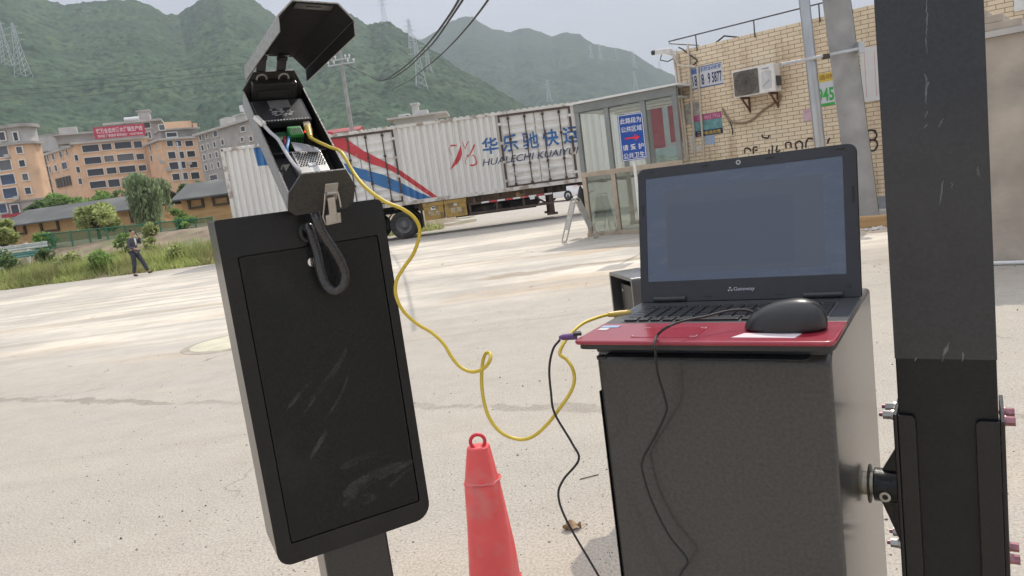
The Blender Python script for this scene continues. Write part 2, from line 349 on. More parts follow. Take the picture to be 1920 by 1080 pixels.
# ================================================================ far apartment blocks
M_ORANGE = mat('orange_render', (.80, .53, .34), .85, .1, .3, dirt=((.42, .30, .22), .25, .5))
M_PEACH = mat('peach_render', (.79, .52, .34), .85, .1, .3, dirt=((.40, .28, .20), .3, .5))
M_GREYR = mat('grey_cement_render', (.42, .40, .375), .9, .12, .4, dirt=((.22, .21, .20), .3, .6))
M_PALE = mat('pale_cement', (.52, .50, .47), .9, .1, .4, dirt=((.33, .31, .29), .3, .5))
M_TRIM = mat('white_window_surround', (.80, .77, .73), .8, .08)
M_PANE = mat('dark_window_pane', (.035, .04, .05), .12, .35, .25, spec=.6)
M_BLUEPANE = mat('blue_window_pane', (.05, .075, .14), .12, .35, .3, spec=.6)
M_ROOFGREY = mat('grey_roof_sheet', (.095, .10, .097), .8, .15, .5, dirt=((.22, .21, .19), .4, .5))
M_WHITE = mat('white_paint', (.72, .72, .71), .55, .05)
M_DARKMETAL = mat('dark_steel', (.05, .05, .05), .5, .2)
for m_ in (M_PANE, M_BLUEPANE):      # panes differ: some get a paler grey tint at random
    t, L, new, M_, mix, step, nz_, mp_ = node_tools(m_); oi_ = new('ShaderNodeObjectInfo'); pb = t.nodes['Principled BSDF']; src = pb.inputs['Base Color'].links[0].from_socket
    L(mix(step(oi_.outputs['Random'], .55, 1.0), src, (.15, .15, .155)), pb.inputs['Base Color'])
WIN = {}
class Facade:
    def __init__(s, ax_, ay_, AY, bx_, by_, BY, z0=1.5):
        a = at(ax_, ay_, AY); b = at(bx_, by_, BY); s.o = np.array([a[0], a[1], z0]); d = (b - a)[:2]; s.w = float(np.linalg.norm(d)); d = d / s.w
        s.u = np.array([d[0], d[1], 0]); s.n = np.array([d[1], -d[0], 0]); s.rz = atan2(d[1], d[0]); s.z0 = z0
        s.A = np.stack([s.u, -s.n, np.array([0, 0, 1.0])], 1)
    def uv(s, px, py):
        r = bearing(px, py); e = np.array([0, 0, EYE]); t = ((s.o - e) @ s.n) / (r @ s.n); q = e + r * t - s.o; return float(q @ s.u), float(q[2]), float(t * r[1])
    def z(s, px, py): return s.uv(px, py)[1]
    def box(s, b, x0, x1, y0, y1, z0, z1):
        """x along the facade, y back from it (negative = proud of it), z above its base"""
        return b.box(s.o + s.u * (x0 + x1) / 2 - s.n * (y0 + y1) / 2 + np.array([0, 0, (z0 + z1) / 2]), (abs(x1 - x0), abs(y1 - y0), abs(z1 - z0)), s.A)
def at_root(b, root):
    l = np.array(root.location)
    b.v = [q - l for q in b.v]; return b
def window(root, f, x, z, w_, h_, pane=M_PANE, trim=M_TRIM, out=.05, mull=True):
    key = (round(w_, 1), round(h_, 1), trim.name, pane.name)
    if key not in WIN:
        W_, H_ = key[0], key[1]; b = MB(); t_ = .16
        b.box((0, 0, H_ / 2 + t_ / 2), (W_ + 2 * t_, .3, t_)); b.box((0, 0, -H_ / 2 - t_ / 2), (W_ + 2 * t_, .34, t_))
        for s_ in (-1, 1): b.box((s_ * (W_ / 2 + t_ / 2), 0, 0), (t_, .3, H_))
        if W_ > 1.3:
            for q in range(1, int(W_ / .9) + 1): b.box((-W_ / 2 + q * W_ / (int(W_ / .9) + 1), .1, 0), (.06, .06, H_))
        p = MB(); p.box((0, .06, 0), (W_, .06, H_)); WIN[key] = (b, trim, p, pane, [None, None])
    b, tm, p, pm, mesh = WIN[key]
    if mesh[0] is None:
        o = b.build('window', tm, root); c = p.build('pane', pm, o); mesh[0], mesh[1] = o.data, c.data
    else:
        o = link('window', mesh[0], None, root); c = link('pane', mesh[1], None, o)
    o.location = Vector(f.o + f.u * x + np.array([0, 0, z]) + f.n * out) - root.location; o.rotation_euler = (0, 0, f.rz)
    return o
def zoomwin(root, f, lst, zx, ox, oy, ddy=0.0, pane=M_PANE):
    """windows read from an enlargement: centre x, y, width, height in its pixels; zx its scale, (ox, oy) its corner"""
    for (x, y, a, h) in lst:
        u, z, d = f.uv(ox + x / zx, oy + y / zx); s_ = d / 1390 / zx
        window(root, f, u, z, a * s_, h * s_, pane)
# --- main orange block with its left wing and banner
f = Facade(137, 272, 186, 275, 260, 193); f2 = Facade(84, 288, 196, 137, 272, 186)
bm_ = thing('apartment_building', 'orange apartment block with white framed windows and a red banner along its roof', 'building', f.o)
zt = f.z(200, 266); D_ = 14
b = MB(); f.box(b, 0, f.w, 0, D_, 0, zt); at_root(b, bm_).build('wall', M_ORANGE, bm_)
b = MB(); f2.box(b, 0, f2.w - .02, .05, 9, 0, zt - .6); at_root(b, bm_).build('wing_wall', M_PEACH, bm_)
b = MB(); f.box(b, -.6, f.w + .6, -.7, D_, zt, zt + .55); f2.box(b, -.5, f2.w - .7, -.6, 9, zt - .6, zt - .1); at_root(b, bm_).build('parapet', M_PALE, bm_)
b = MB(); zz = f.z(215, 238); f.box(b, 1.2, f.w - .3, 1.8, 9, zt + .55, zz - .4); f.box(b, -3.4, 4.5, 1.7, 6, zt + .55, zz - .9); at_root(b, bm_).build('top_storey', M_GREYR, bm_)
b = MB(); f.box(b, -4, 5.3, .8, 7, zz - .9, zz - .55); f.box(b, -2.6, 1.3, 3, 6, zz - .55, zz + 1.2); at_root(b, bm_).build('roof_slab', M_PALE, bm_)
zoomwin(bm_, f, [(510, 235, 80, 36), (600, 226, 46, 34), (692, 217, 82, 34), (776, 213, 40, 34), (523, 303, 80, 36), (614, 293, 46, 34), (706, 285, 82, 34), (789, 281, 38, 30), (538, 369, 78, 36), (628, 360, 46, 34), (717, 352, 78, 34), (802, 345, 38, 30), (552, 438, 78, 36), (642, 430, 56, 40), (715, 420, 44, 40), (430, 288, 16, 32), (440, 355, 16, 32), (452, 420, 16, 32)], 3, 0, 200)
zoomwin(bm_, f2, [(272, 290, 20, 32), (302, 281, 28, 32), (345, 269, 32, 32), (380, 259, 22, 32), (285, 355, 20, 32), (318, 346, 30, 32), (366, 332, 64, 36)], 3, 0, 200)
b = MB()
for q in range(5): f2.box(b, f2.w * .2 + q * 1.7, f2.w * .2 + q * 1.7 + 1.3, -.3, .02, f2.z(110, 343) - 1.2, f2.z(110, 343) + 1.1)
at_root(b, bm_).build('ground_storey_opening', mat('dim_opening', (.10, .09, .08), .8), bm_)
# banner
x0, z0, _ = f.uv(174, 240); x1, z1, _ = f.uv(271, 238); zb = f.z(174, 262)
ban = thing('banner', 'long red banner with white lettering strung along the roof edge of the orange block', 'banner', f.o + f.u * x0 + f.n * .9 + np.array([0, 0, zb]))
b = MB(); f.box(b, x0, x1, -.95, -.85, zb, z0); at_root(b, ban).build('cloth', mat('red_banner_cloth', (.55, .055, .10), .7, .1), ban)
hw = x1 - x0; hh = z0 - zb; lm = mat('banner_white', (.85, .72, .74), .6, .04); bo = np.array(ban.location)
for txt, cz, ww, h_ in (('铭万全自动酒水灌装生产线', .64, .9, .46), ('惠州区 厂家直销 联系电话：15362740266', .2, .88, .24)):
    letter('lettering', txt, f.o + f.u * (x0 + hw / 2) + f.n * .975 + np.array([0, 0, zb + cz * hh]) - bo, f.u, (0, 0, 1), hw * ww, hh * h_, lm, ban, bold=.02)
# --- grey storey tower behind, with stair head and roof tank
f = Facade(231, 240, 204, 300, 226, 207)
r = thing('apartment_building', 'grey rendered upper storeys with a square stair tower behind the red banner', 'building', f.o)
zt = f.z(265, 226); b = MB(); f.box(b, 0, f.w, 0, 12, 0, zt - .5); at_root(b, r).build('wall', M_GREYR, r)
b = MB(); f.box(b, -4.5, f.w + .4, -1.2, 12, zt - .5, zt); at_root(b, r).build('roof_slab', M_PALE, r)
b = MB(); xa, za, _ = f.uv(255, 208); xb, _, _ = f.uv(277, 208); f.box(b, xa, xb, 2, 6, zt, za); f.box(b, xa - .3, xb + .3, 1.7, 6.3, za, za + .35); at_root(b, r).build('stair_tower', M_GREYR, r)
zoomwin(r, f, [(825, 105, 34, 28), (820, 165, 22, 34), (842, 160, 12, 34)], 3, 0, 200)
q = f.uv(247, 225); b = MB(); p0 = f.o + f.u * (q[0] - 1.8) + np.array([0, 0, zt + .6]); b.cyl(p0, p0 + f.u * 3.6, .55); at_root(b, r).build('water_tank', M_WHITE, r, smooth=True)
# --- second orange block
f = Facade(300, 262, 184, 386, 256, 190); f2 = Facade(272, 270, 192, 300, 262, 184)
r = thing('apartment_building', 'orange apartment block right of the red banner, with a set back grey top storey', 'building', f.o)
zt = f.z(340, 261); b = MB(); f.box(b, 0, f.w, 0, 12, 0, zt); f2.box(b, 0, f2.w - .03, .05, 8, 0, zt - .03); at_root(b, r).build('wall', M_ORANGE, r)
b = MB(); f.box(b, -.7, f.w + .7, -.8, 12, zt, zt + .5); f2.box(b, -.4, f2.w - .8, -.7, 8, zt + .003, zt + .45); at_root(b, r).build('parapet', M_PALE, r)
b = MB(); za = f.z(330, 243); f.box(b, .6, f.w - 1.3, 1.4, 9, zt + .5, za); f.box(b, .1, f.w - .9, .3, 9, za, za + .35); at_root(b, r).build('top_storey', M_GREYR, r)
b = MB(); zc = f.z(330, 228); f.box(b, 2.5, 8.6, 3, 8, za + .35, zc + .4); f.box(b, 8.8, f.w - .9, 2.6, 8, za + .35, za + 1.6); at_root(b, r).build('roof_room', M_ORANGE, r)
zoomwin(r, f, [(955, 208, 30, 30), (1003, 207, 28, 30), (1063, 207, 40, 30), (966, 273, 36, 36), (1020, 272, 26, 36), (1075, 266, 40, 32), (978, 333, 44, 38), (1027, 328, 28, 36), (1088, 326, 40, 32), (990, 395, 36, 34), (1040, 390, 28, 36), (1098, 388, 42, 36), (965, 158, 52, 22), (910, 117, 26, 26)], 3, 0, 200)
zoomwin(r, f2, [(848, 230, 26, 32), (886, 222, 12, 28), (855, 292, 28, 34), (897, 284, 14, 28)], 3, 0, 200)
for (px, py) in ((303, 304), (355, 306), (316, 318)):
    u, z, _ = f.uv(px, py); b = MB(); f.box(b, u - .5, u + .5, -.55, -.05, z - .4, z + .4); at_root(b, r).build('condenser_unit', mat('aged_white_casing', (.5, .48, .45), .6), r, bevel=.05)
# --- grey block at the right
f = Facade(368, 256, 178, 478, 226, 160); r = thing('apartment_building', 'grey cement block with rows of dark windows and water tanks on its roof', 'building', f.o)
zt = f.z(420, 240); b = MB(); f.box(b, 0, f.w, 0, 14, 0, zt); at_root(b, r).build('wall', M_GREYR, r)
b = MB(); f.box(b, -.5, f.w + .5, -.7, 14, zt, zt + .5); at_root(b, r).build('parapet', M_PALE, r)
b = MB(); u, z, _ = f.uv(402, 222); f.box(b, u - 1.6, u + 1.6, 2, 5, zt + .5, z); u, z, _ = f.uv(440, 216); f.box(b, u - 2.6, u + 1.6, 1.5, 6, zt + .5, z); f.box(b, u - 3.0, u + 2.0, 1.1, 6.4, z, z + .3); at_root(b, r).build('roof_room', M_PALE, r)
u, z, _ = f.uv(434, 212); b = MB(); p0 = f.o + f.u * u - f.n * 3 + np.array([0, 0, z + .3]); b.cyl(p0, p0 + np.array([0, 0, 1.3]), .8); at_root(b, r).build('water_tank', M_WHITE, r, smooth=True)
zoomwin(r, f, [(1130, 175, 26, 26), (1165, 165, 20, 26), (1215, 152, 44, 30), (1142, 232, 28, 28), (1175, 222, 22, 28), (1210, 214, 24, 28), (1255, 200, 26, 28), (1152, 286, 30, 28), (1186, 278, 22, 28), (1222, 270, 28, 28), (1162, 343, 26, 28), (1196, 335, 22, 28), (1232, 327, 24, 28), (1365, 185, 30, 24), (1415, 180, 34, 24), (1370, 125, 46, 26), (1205, 398, 84, 26)], 3, 0, 200)
# --- left rounded tower
f = Facade(-60, 283, 158, 52, 268, 158); r = thing('apartment_building', 'orange tower block with rounded corner and grey curved top storey at the left edge', 'building', f.o)
zt = f.z(20, 273); ztop = f.z(20, 240); ww = f.w
def plan(g):
    a = [(-6, -g), (ww - 2, -g)] + [(ww - 2 + (2.2 + g) * sin(t), 2.2 - (2.2 + g) * cos(t)) for t in np.linspace(.2, pi / 2, 8)] + [(ww + .2 + g, 4.2), (-6, 4.2)]; return a
def plan_prism(g, z0, z1):
    b = MB(); b.prism(plan(g), f.o + np.array([0, 0, z0]), f.u, -f.n, (0, 0, 1), z1 - z0); return at_root(b, r)
plan_prism(0, f.z(20, 378), zt).build('wall', M_ORANGE, r); plan_prism(-.3, 0, f.z(20, 378)).build('shop_storey', M_PALE, r)
plan_prism(-.25, zt + .5, ztop).build('top_storey', M_PALE, r)
plan_prism(.6, zt, zt + .5).build('curved_parapet', M_GREYR, r); plan_prism(.5, ztop, ztop + .7).build('curved_parapet', M_GREYR, r); plan_prism(.25, f.z(20, 378) - .3, f.z(20, 378) - .003).build('curved_parapet', M_GREYR, r)
zoomwin(r, f, [(20, 110, 46, 62), (130, 112, 36, 64), (160, 222, 46, 50), (182, 330, 44, 50), (208, 440, 44, 50), (230, 552, 44, 48), (125, 700, 60, 70)], 4.32, 0, 230)
zoomwin(r, f, [(30, 235, 76, 80), (45, 345, 96, 76), (66, 460, 110, 76), (86, 570, 112, 76), (25, 690, 60, 80)], 4.32, 0, 230, pane=M_BLUEPANE)
b = MB(); u, z, _ = f.uv(35, 402); f.box(b, u - 2.6, u + 2.6, -1.6, -.2, z - .35, z + .25); at_root(b, r).build('shop_awning', mat('red_awning', (.42, .04, .06), .7), r)
for (px, py) in ((15, 293), (33, 371)):
    u, z, _ = f.uv(px, py); b = MB(); f.box(b, u - .5, u + .5, -.6, -.08, z - .4, z + .4); at_root(b, r).build('condenser_unit', MATS['aged_white_casing'], r, bevel=.05)
# --- unfinished grey block and pale blank wall between
f = Facade(50, 292, 200, 92, 282, 196); r = thing('unfinished_building', 'unfinished grey concrete frame building between the rounded tower and the orange block', 'building', f.o)
zt = f.z(70, 285); b = MB(); f.box(b, 0, f.w, .4, 10, 0, zt); at_root(b, r).build('wall', mat('dark_cement', (.20, .20, .205), .9, .2, .3), r)
b = MB()
for py in (285, 313, 338, 357): z = f.z(70, py); f.box(b, -.3, f.w + .3, -.2, 10, z - .35, z)
at_root(b, r).build('floor_slab', M_GREYR, r)
b = MB()
for x in np.linspace(0, f.w, 4): f.box(b, x - .2, x + .2, -.1, .38, 0, zt - .4)
at_root(b, r).build('column', M_GREYR, r)
f = Facade(45, 256, 212, 126, 248, 212); r = thing('building', 'pale blank gable wall rising behind the unfinished grey building', 'building', f.o)
b = MB(); f.box(b, 0, f.w, 0, 10, 0, f.z(85, 254)); at_root(b, r).build('wall', M_PALE, r)
b = MB(); f.box(b, -.2, f.w + .2, -.15, 10.2, f.z(85, 254), f.z(85, 252)); x, _, _ = f.uv(110, 270); f.box(b, x - .12, x + .12, -.3, -.02, 6, f.z(85, 250)); at_root(b, r).build('coping', M_GREYR, r)
# --- white roof tower seen above the trailer, and the red roof
f = Facade(728, 226, 150, 838, 212, 150); r = thing('building', 'white villa roof with a square stair tower rising above the trailer', 'building', f.o)
zt = f.z(780, 219); b = MB(); f.box(b, 1, f.w - 2.5, 1, 9, 0, zt); at_root(b, r).build('wall', mat('weathered_white', (.56, .56, .54), .85, .1, .5, dirt=((.36, .35, .33), .5, .5)), r)
b = MB(); f.box(b, -.2, f.w, -.8, 9.6, zt, zt + .35); at_root(b, r).build('roof_slab', M_PALE, r)
b = MB(); xa, za, _ = f.uv(769, 195); xb, _, _ = f.uv(781, 195); f.box(b, xa, xb, 2, 4, zt + .35, za); f.box(b, xa - .25, xb + .25, 1.7, 4.3, za, za + .3); xb2, zb2, _ = f.uv(799, 203); f.box(b, xb + .003, xb2, 2.2, 5, zt + .35, zb2); xa2, za2, _ = f.uv(745, 214); f.box(b, xa2, xa2 + 2.2, 1.2, 4, zt + .35, za2); at_root(b, r).build('stair_tower', MATS['weathered_white'], r)
zoomwin(r, f, [(1085, 840, 34, 20)], 5.33, 560, 60)
f = Facade(604, 246, 130, 668, 238, 130); r = thing('building', 'low house with a red sheet roof just above the trailer top', 'building', f.o)
b = MB(); f.box(b, 0, f.w, 0, 8, 0, f.z(635, 248)); at_root(b, r).build('wall', M_PALE, r)
b = MB(); z = f.z(635, 248); b.add([f.o + f.u * x - f.n * y + np.array([0, 0, h]) for x in (-.4, f.w + .4) for y, h in ((-.5, z), (4, z + .95), (8.5, z))], [(0, 1, 4, 3), (1, 2, 5, 4), (0, 2, 1), (3, 4, 5), (0, 3, 5, 2)]); at_root(b, r).build('roof', mat('red_sheet_roof', (.32, .055, .06), .7, .2, .5), r)
# ---------------------------------------------------------------- long sheds
M_TIMBER = mat('ochre_boarded_wall', (.60, .38, .18), .85, .2, .5, stretch=(1, 1, 6), dirt=((.24, .15, .08), .5, .6))
def shed(label, p0, p1, pr, pb, wins):
    f = Facade(*p0, *p1, z0=1.3); r = thing('shed', label, 'shed', f.o); ze = f.z(*pr); zr = ze + 1.15
    b = MB(); f.box(b, 0, f.w, 0, 6, 0, ze); at_root(b, r).build('wall', M_TIMBER, r)
    b = MB(); th = .12
    P = [f.o + f.u * x - f.n * y + np.array([0, 0, h + dz]) for dz in (0, th) for x in (-.5, f.w + .5) for y, h in ((-.7, ze - .12), (3, zr), (6.7, ze - .12))]
    b.add(P, [(0, 1, 4, 3), (1, 2, 5, 4), (6, 9, 10, 7), (7, 10, 11, 8), (0, 3, 9, 6), (2, 8, 11, 5), (0, 6, 7, 1), (1, 7, 8, 2), (3, 4, 10, 9), (4, 5, 11, 10)]); at_root(b, r).build('roof', M_ROOFGREY, r)
    for px, py, w_, h_ in wins:
        u, z, d = f.uv(px, py); window(r, f, u, z, w_, h_, M_PANE, mat('dark_timber_trim', (.09, .07, .05), .8), .02)
    return r
shed('long ochre boarded shed with grey roof behind the yellow green tree at the left', (14, 420, 64), (275, 392, 62), (140, 407), None, [(38, 429, .8, .7), (94, 423, 1.4, .7), (262, 404, 1.3, .7)])
shed('ochre boarded shed with grey roof and small dark window right of the willow', (338, 372, 58), (440, 362, 58), (385, 368), None, [(368, 381, .95, .45), (415, 376, 1.0, .4)])
# ---------------------------------------------------------------- vegetation
def leaf_mesh(centres, size, droop=0.0, seed=1):
    g = np.random.default_rng(seed); c = np.asarray(centres); n = len(c); sz = size * g.uniform(.6, 1.4, n)[:, None]
    u = g.normal(size=(n, 3)); u[:, 2] *= .6
    if droop: u = u * .35; u[:, 2] -= droop
    u /= np.linalg.norm(u, axis=1)[:, None]; v = np.cross(u, g.normal(size=(n, 3))); v /= np.linalg.norm(v, axis=1)[:, None]
    asp = .32 if droop else .55
    P = np.stack([c - u * sz, c + v * sz * asp, c + u * sz, c - v * sz * asp], 1).reshape(-1, 3)
    b = MB(); b.add(P, [(4 * i, 4 * i + 1, 4 * i + 2, 4 * i + 3) for i in range(n)]); return b
def blob_points(blobs, n, seed):
    g = np.random.default_rng(seed); wgt = np.array([q[3] ** 2 for q in blobs]); k = g.choice(len(blobs), n, p=wgt / wgt.sum()); B = np.array(blobs)[k]
    d = g.normal(size=(n, 3)); d /= np.linalg.norm(d, axis=1)[:, None]; rr = g.uniform(.25, 1, n) ** .45
    return B[:, :3] + d * (B[:, 3] * rr)[:, None] * np.array([1, 1, .85])
def crown_blobs(h0, h1, rad, n, g, flat=.0):
    out = []
    for i in range(n):
        t = g.uniform(0, 1); z = h0 + (h1 - h0) * t; rr = rad * (sin(pi * (.18 + .72 * t)) ** .8) * g.uniform(.25, .8); a = g.uniform(0, 2 * pi)
        out.append((rr * cos(a), rr * sin(a), z, rad * g.uniform(.26, .5)))
    return out
def tree(name, label, loc, h, rad, m, n=2600, leaf=.16, trunk_h=.35, blobs=14, seed=1, droop=0.0, group=None, trunk_r=.1, cat='tree'):
    g = np.random.default_rng(seed); r = thing(name, label, cat, loc, 0, group)
    B = crown_blobs(h * trunk_h + rad * .25, h - rad * .3, rad, blobs, g); pts = blob_points(B, n, seed)
    if droop:
        top = pts[:, 2]; k = len(pts); pts = np.concatenate([pts, pts[: k // 2] - np.stack([np.zeros(k // 2), np.zeros(k // 2), g.uniform(.1, .34 * h, k // 2)], 1)]); pts[:, 2] = np.maximum(pts[:, 2], h * .16)
    leaf_mesh(pts, leaf, droop, seed).build('crown', m, r, recalc=False)
    b = MB(); b.tube([(0, 0, -.3), (.03, 0, h * .2), (-.02, .03, h * trunk_h), (.02, 0, h * .7)], [trunk_r * 1.3, trunk_r, trunk_r * .8, trunk_r * .3], 7)
    for q in B[:6]: b.tube([(0, 0, h * trunk_h * .9), (q[0] * .4, q[1] * .4, (h * trunk_h + q[2]) / 2), q[:3]], [trunk_r * .55, trunk_r * .4, trunk_r * .12], 5)
    b.build('trunk', mat('bark', (.11, .085, .06), .9, .3, 6), r, smooth=True); return r
L_WILLOW = mat('willow_leaf', (.29, .36, .20), .6, .25, .6, island=.4, spec=.3, leaf=.45)
L_YELLOW = mat('yellow_green_leaf', (.42, .47, .20), .6, .25, .6, island=.45, spec=.3, leaf=.45)
L_GREEN = mat('green_leaf', (.22, .34, .10), .6, .25, .6, island=.45, spec=.3, leaf=.45)
L_DARK = mat('dark_leaf', (.15, .225, .09), .6, .25, .6, island=.45, spec=.3, leaf=.45)
def stand(px, py, Y): p = at(px, py, Y); return (p[0], p[1], float(bank_z(np.array(p[0]), np.array(p[1]))) - .05)
def top_h(px, py, Y, loc): return at(px, py, Y)[2] - loc[2]
l = stand(289, 420, 50); tree('willow_tree', 'drooping willow with fine grey green foliage in front of the sheds', l, top_h(280, 318, 50, l), 1.75, L_WILLOW, 5200, .16, .3, 16, 3, 1.2)
l = stand(182, 425, 46); tree('broadleaf_tree', 'rounded yellow green tree hiding the middle of the long shed', l, top_h(180, 376, 46, l), 1.42, L_YELLOW, 3600, .12, .25, 14, 5)
l = stand(6, 450, 40); tree('broadleaf_tree', 'pale yellow green tree cut by the left edge behind the guard rail', l, top_h(6, 407, 40, l), 1.1, L_YELLOW, 2600, .11, .2, 12, 8)
l = stand(336, 415, 49); tree('sapling', 'small bright green sapling just right of the willow trunk', l, top_h(336, 388, 49, l), .6, L_GREEN, 900, .1, .2, 7, 9, trunk_r=.04)
for i, (px, py, Y, rad, m, lab) in enumerate([
        (72, 372, 92, 2.2, L_DARK, 'dark green tree right of the rounded tower foot'), (106, 362, 95, 2.6, L_GREEN, 'green tree below the left wing of the orange block'),
        (140, 356, 96, 2.4, L_GREEN, 'leafy green tree in front of the orange block corner'), (198, 352, 92, 2.6, L_GREEN, 'green tree directly above the yellow green tree'),
        (232, 354, 90, 2.2, L_DARK, 'darker tree left of the willow crown'), (170, 366, 84, 1.7, L_GREEN, 'low green tree close above the shed roof'),
        (356, 341, 96, 1.5, L_DARK, 'dark round tree behind the right shed roof, beside the thin pole'), (386, 337, 98, 2.1, L_DARK, 'wide dark tree behind the right end of the shed roof')]):
    l = stand(px, 400, Y); tree('broadleaf_tree', lab, l, top_h(px, py, Y, l), rad, m, 1800, .24, .3, 11, 20 + i, group='trees between the sheds and the apartment blocks')
def shrub(label, px, py, Y, h, rad, m, seed, leaf=.07, n=900, name='shrub'):
    l = stand(px, py, Y); g = np.random.default_rng(seed); r = thing(name, label, 'shrub', l, 0, 'weeds and shrubs on the bank')
    leaf_mesh(blob_points(crown_blobs(.12, h * .85, rad, 8, g), n, seed), leaf, 0, seed).build('foliage', m, r, recalc=False)
    b = MB()
    for q in range(6): a = q * 1.05; b.tube([(0, 0, -.05), (.2 * rad * cos(a), .2 * rad * sin(a), h * .4), (.6 * rad * cos(a), .6 * rad * sin(a), h * .8)], [.012, .01, .005], 4)
    b.build('stem', mat('weed_stem', (.13, .11, .05), .9), r)
shrub('dark shrub at the left edge below the guard rail', 14, 505, 32.3, 1.15, .85, L_DARK, 31)
shrub('green weedy shrub behind the walking person', 236, 478, 31.5, 1.5, .55, L_GREEN, 32)
shrub('bright green leafy weed in front of the walking person', 283, 470, 31.2, 1.05, .5, L_YELLOW, 33)
shrub('low rounded weed left of the walking person', 190, 505, 30.3, .7, .7, L_GREEN, 34)
shrub('small weed clump right of the walking person', 330, 495, 29.8, .55, .6, L_YELLOW, 35)
shrub('tall tuft of weeds near the middle of the bank', 130, 500, 31.2, .85, .6, L_YELLOW, 36)
shrub('dark green weed beside the guard rail end', 84, 488, 33.5, .8, .5, L_DARK, 37)
shrub('sparse pale weed on the bank top under the fence', 285, 440, 36, .7, .45, L_YELLOW, 38)
shrub('low green bush at the foot of the fence', 82, 448, 37, .8, .8, L_GREEN, 39)
shrub('low bush spreading in front of the right shed', 350, 424, 37.5, .7, .7, L_GREEN, 40)
# grass on the bank and by the trailer: a mass nobody could count
g = np.random.default_rng(50); n = 42000
gx = np.concatenate([g.uniform(-26, -10.6, n), g.uniform(-10.5, -2.6, 2600)]); gd = np.concatenate([g.gamma(1.5, .95, n), g.gamma(1.2, .5, 2600)]); gy = bank_edge(gx) + gd - .05
keep = (np.array([noise.noise((a * .5, b * .7, 0)) for a, b in zip(gx, gy)]) + .55 - gd * .11 > g.uniform(0, 1, len(gx)) * .9); gx, gy, gd = gx[keep], gy[keep], gd[keep]; n = len(gx)
gz = bank_z(gx, gy) - .05; h = g.uniform(.12, .42, n) * (1 + .6 * (gd > .6)); a = g.uniform(0, 2 * pi, n); wv = .018
lean = g.normal(size=(n, 2)) * .16; bx = np.stack([np.cos(a) * wv, np.sin(a) * wv, np.zeros(n)], 1); P0 = np.stack([gx, gy, gz], 1)
P = np.stack([P0 - bx, P0 + bx, P0 + np.stack([lean[:, 0], lean[:, 1], h], 1)], 1).reshape(-1, 3)
b = MB(); b.add(P, [(3 * i, 3 * i + 1, 3 * i + 2) for i in range(n)])
o = b.build('grass', mat('weedy_grass', (.40, .44, .17), .7, .35, .5, island=.4, dirt=((.42, .36, .20), .6, .75), spec=.2, leaf=.45), recalc=False); o['kind'] = 'stuff'
# ---------------------------------------------------------------- fence and guard rail on the bank
p0 = at(66, 450, 36.6); p1 = at(400, 416, 37.4)
r = thing('mesh_fence', 'green mesh fence with thin posts along the top of the bank', 'fence', (p0[0], p0[1], 1.38))
netm = bpy.data.materials.new('green_netting'); netm.use_nodes = True; t = netm.node_tree; pb = t.nodes['Principled BSDF']; pb.inputs['Base Color'].default_value = (.03, .16, .085, 1); pb.inputs['Roughness'].default_value = .7
tr = t.nodes.new('ShaderNodeBsdfTransparent'); xx = t.nodes.new('ShaderNodeMixShader'); xx.inputs[0].default_value = .62; t.links.new(tr.outputs[0], xx.inputs[1]); t.links.new(pb.outputs[0], xx.inputs[2]); t.links.new(xx.outputs[0], t.nodes['Material Output'].inputs[0])
d = (p1 - p0)[:2]; Lf = float(np.hypot(*d)); d = np.array([d[0] / Lf, d[1] / Lf, 0])
zf = lambda s_: at(66 + s_ * 334, 441 - s_ * 34, 36.6 + s_ * .8)[2] - 1.38
b = MB(); N_ = 24
b.add([d * Lf * i / N_ + np.array([0, 0, zz]) for i in range(N_ + 1) for zz in (-.1, zf(i / N_) + .02 * sin(i * 3))], [(2 * i, 2 * i + 2, 2 * i + 3, 2 * i + 1) for i in range(N_)]); b.build('netting', netm, r)
M_GREEN = mat('green_rail_paint', (.03, .2, .115), .5)
b = MB(); b.tube([d * Lf * s_ + np.array([0, -.04, zf(s_)]) for s_ in np.linspace(0, 1, 12)], .03, 6); b.build('top_rail', M_GREEN, r)
for s_ in np.linspace(0, 1, 11):
    b = MB(); b.cyl(d * Lf * s_ + np.array([0, -.05, -.3]), d * Lf * s_ + np.array([0, -.05, zf(s_) + .06]), .03, n=6); b.build('post', M_GREEN, r)
p0 = at(-25, 474, 34.5); p1 = at(90, 459, 34.5); r = thing('guard_rail', 'white and green two rail guard rail at the left edge of the bank', 'guard rail', (p0[0], p0[1], p0[2] - .6))
Lg = p1[0] - p0[0]
for dz, m in ((.62, mat('white_rail', (.62, .66, .64), .5)), (.28, mat('teal_rail', (.16, .36, .33), .5))):
    b = MB(); prof = [(0, -.11), (-.05, -.06), (0, 0), (-.05, .06), (0, .11)]
    b.add([(x, y, dz + z) for x in (0, Lg) for y, z in prof], [(i, i + 1, 6 + i, 5 + i) for i in range(4)]); b.tube([(0, -.03, dz + .13), (Lg, -.03, dz + .13)], .03, 6); b.build('rail', m, r)
for x in np.arange(.5, Lg, 1.3):
    b = MB(); b.span((x - .06, .02, -.6), (x + .06, .14, .82)); b.build('post', M_WHITE, r)
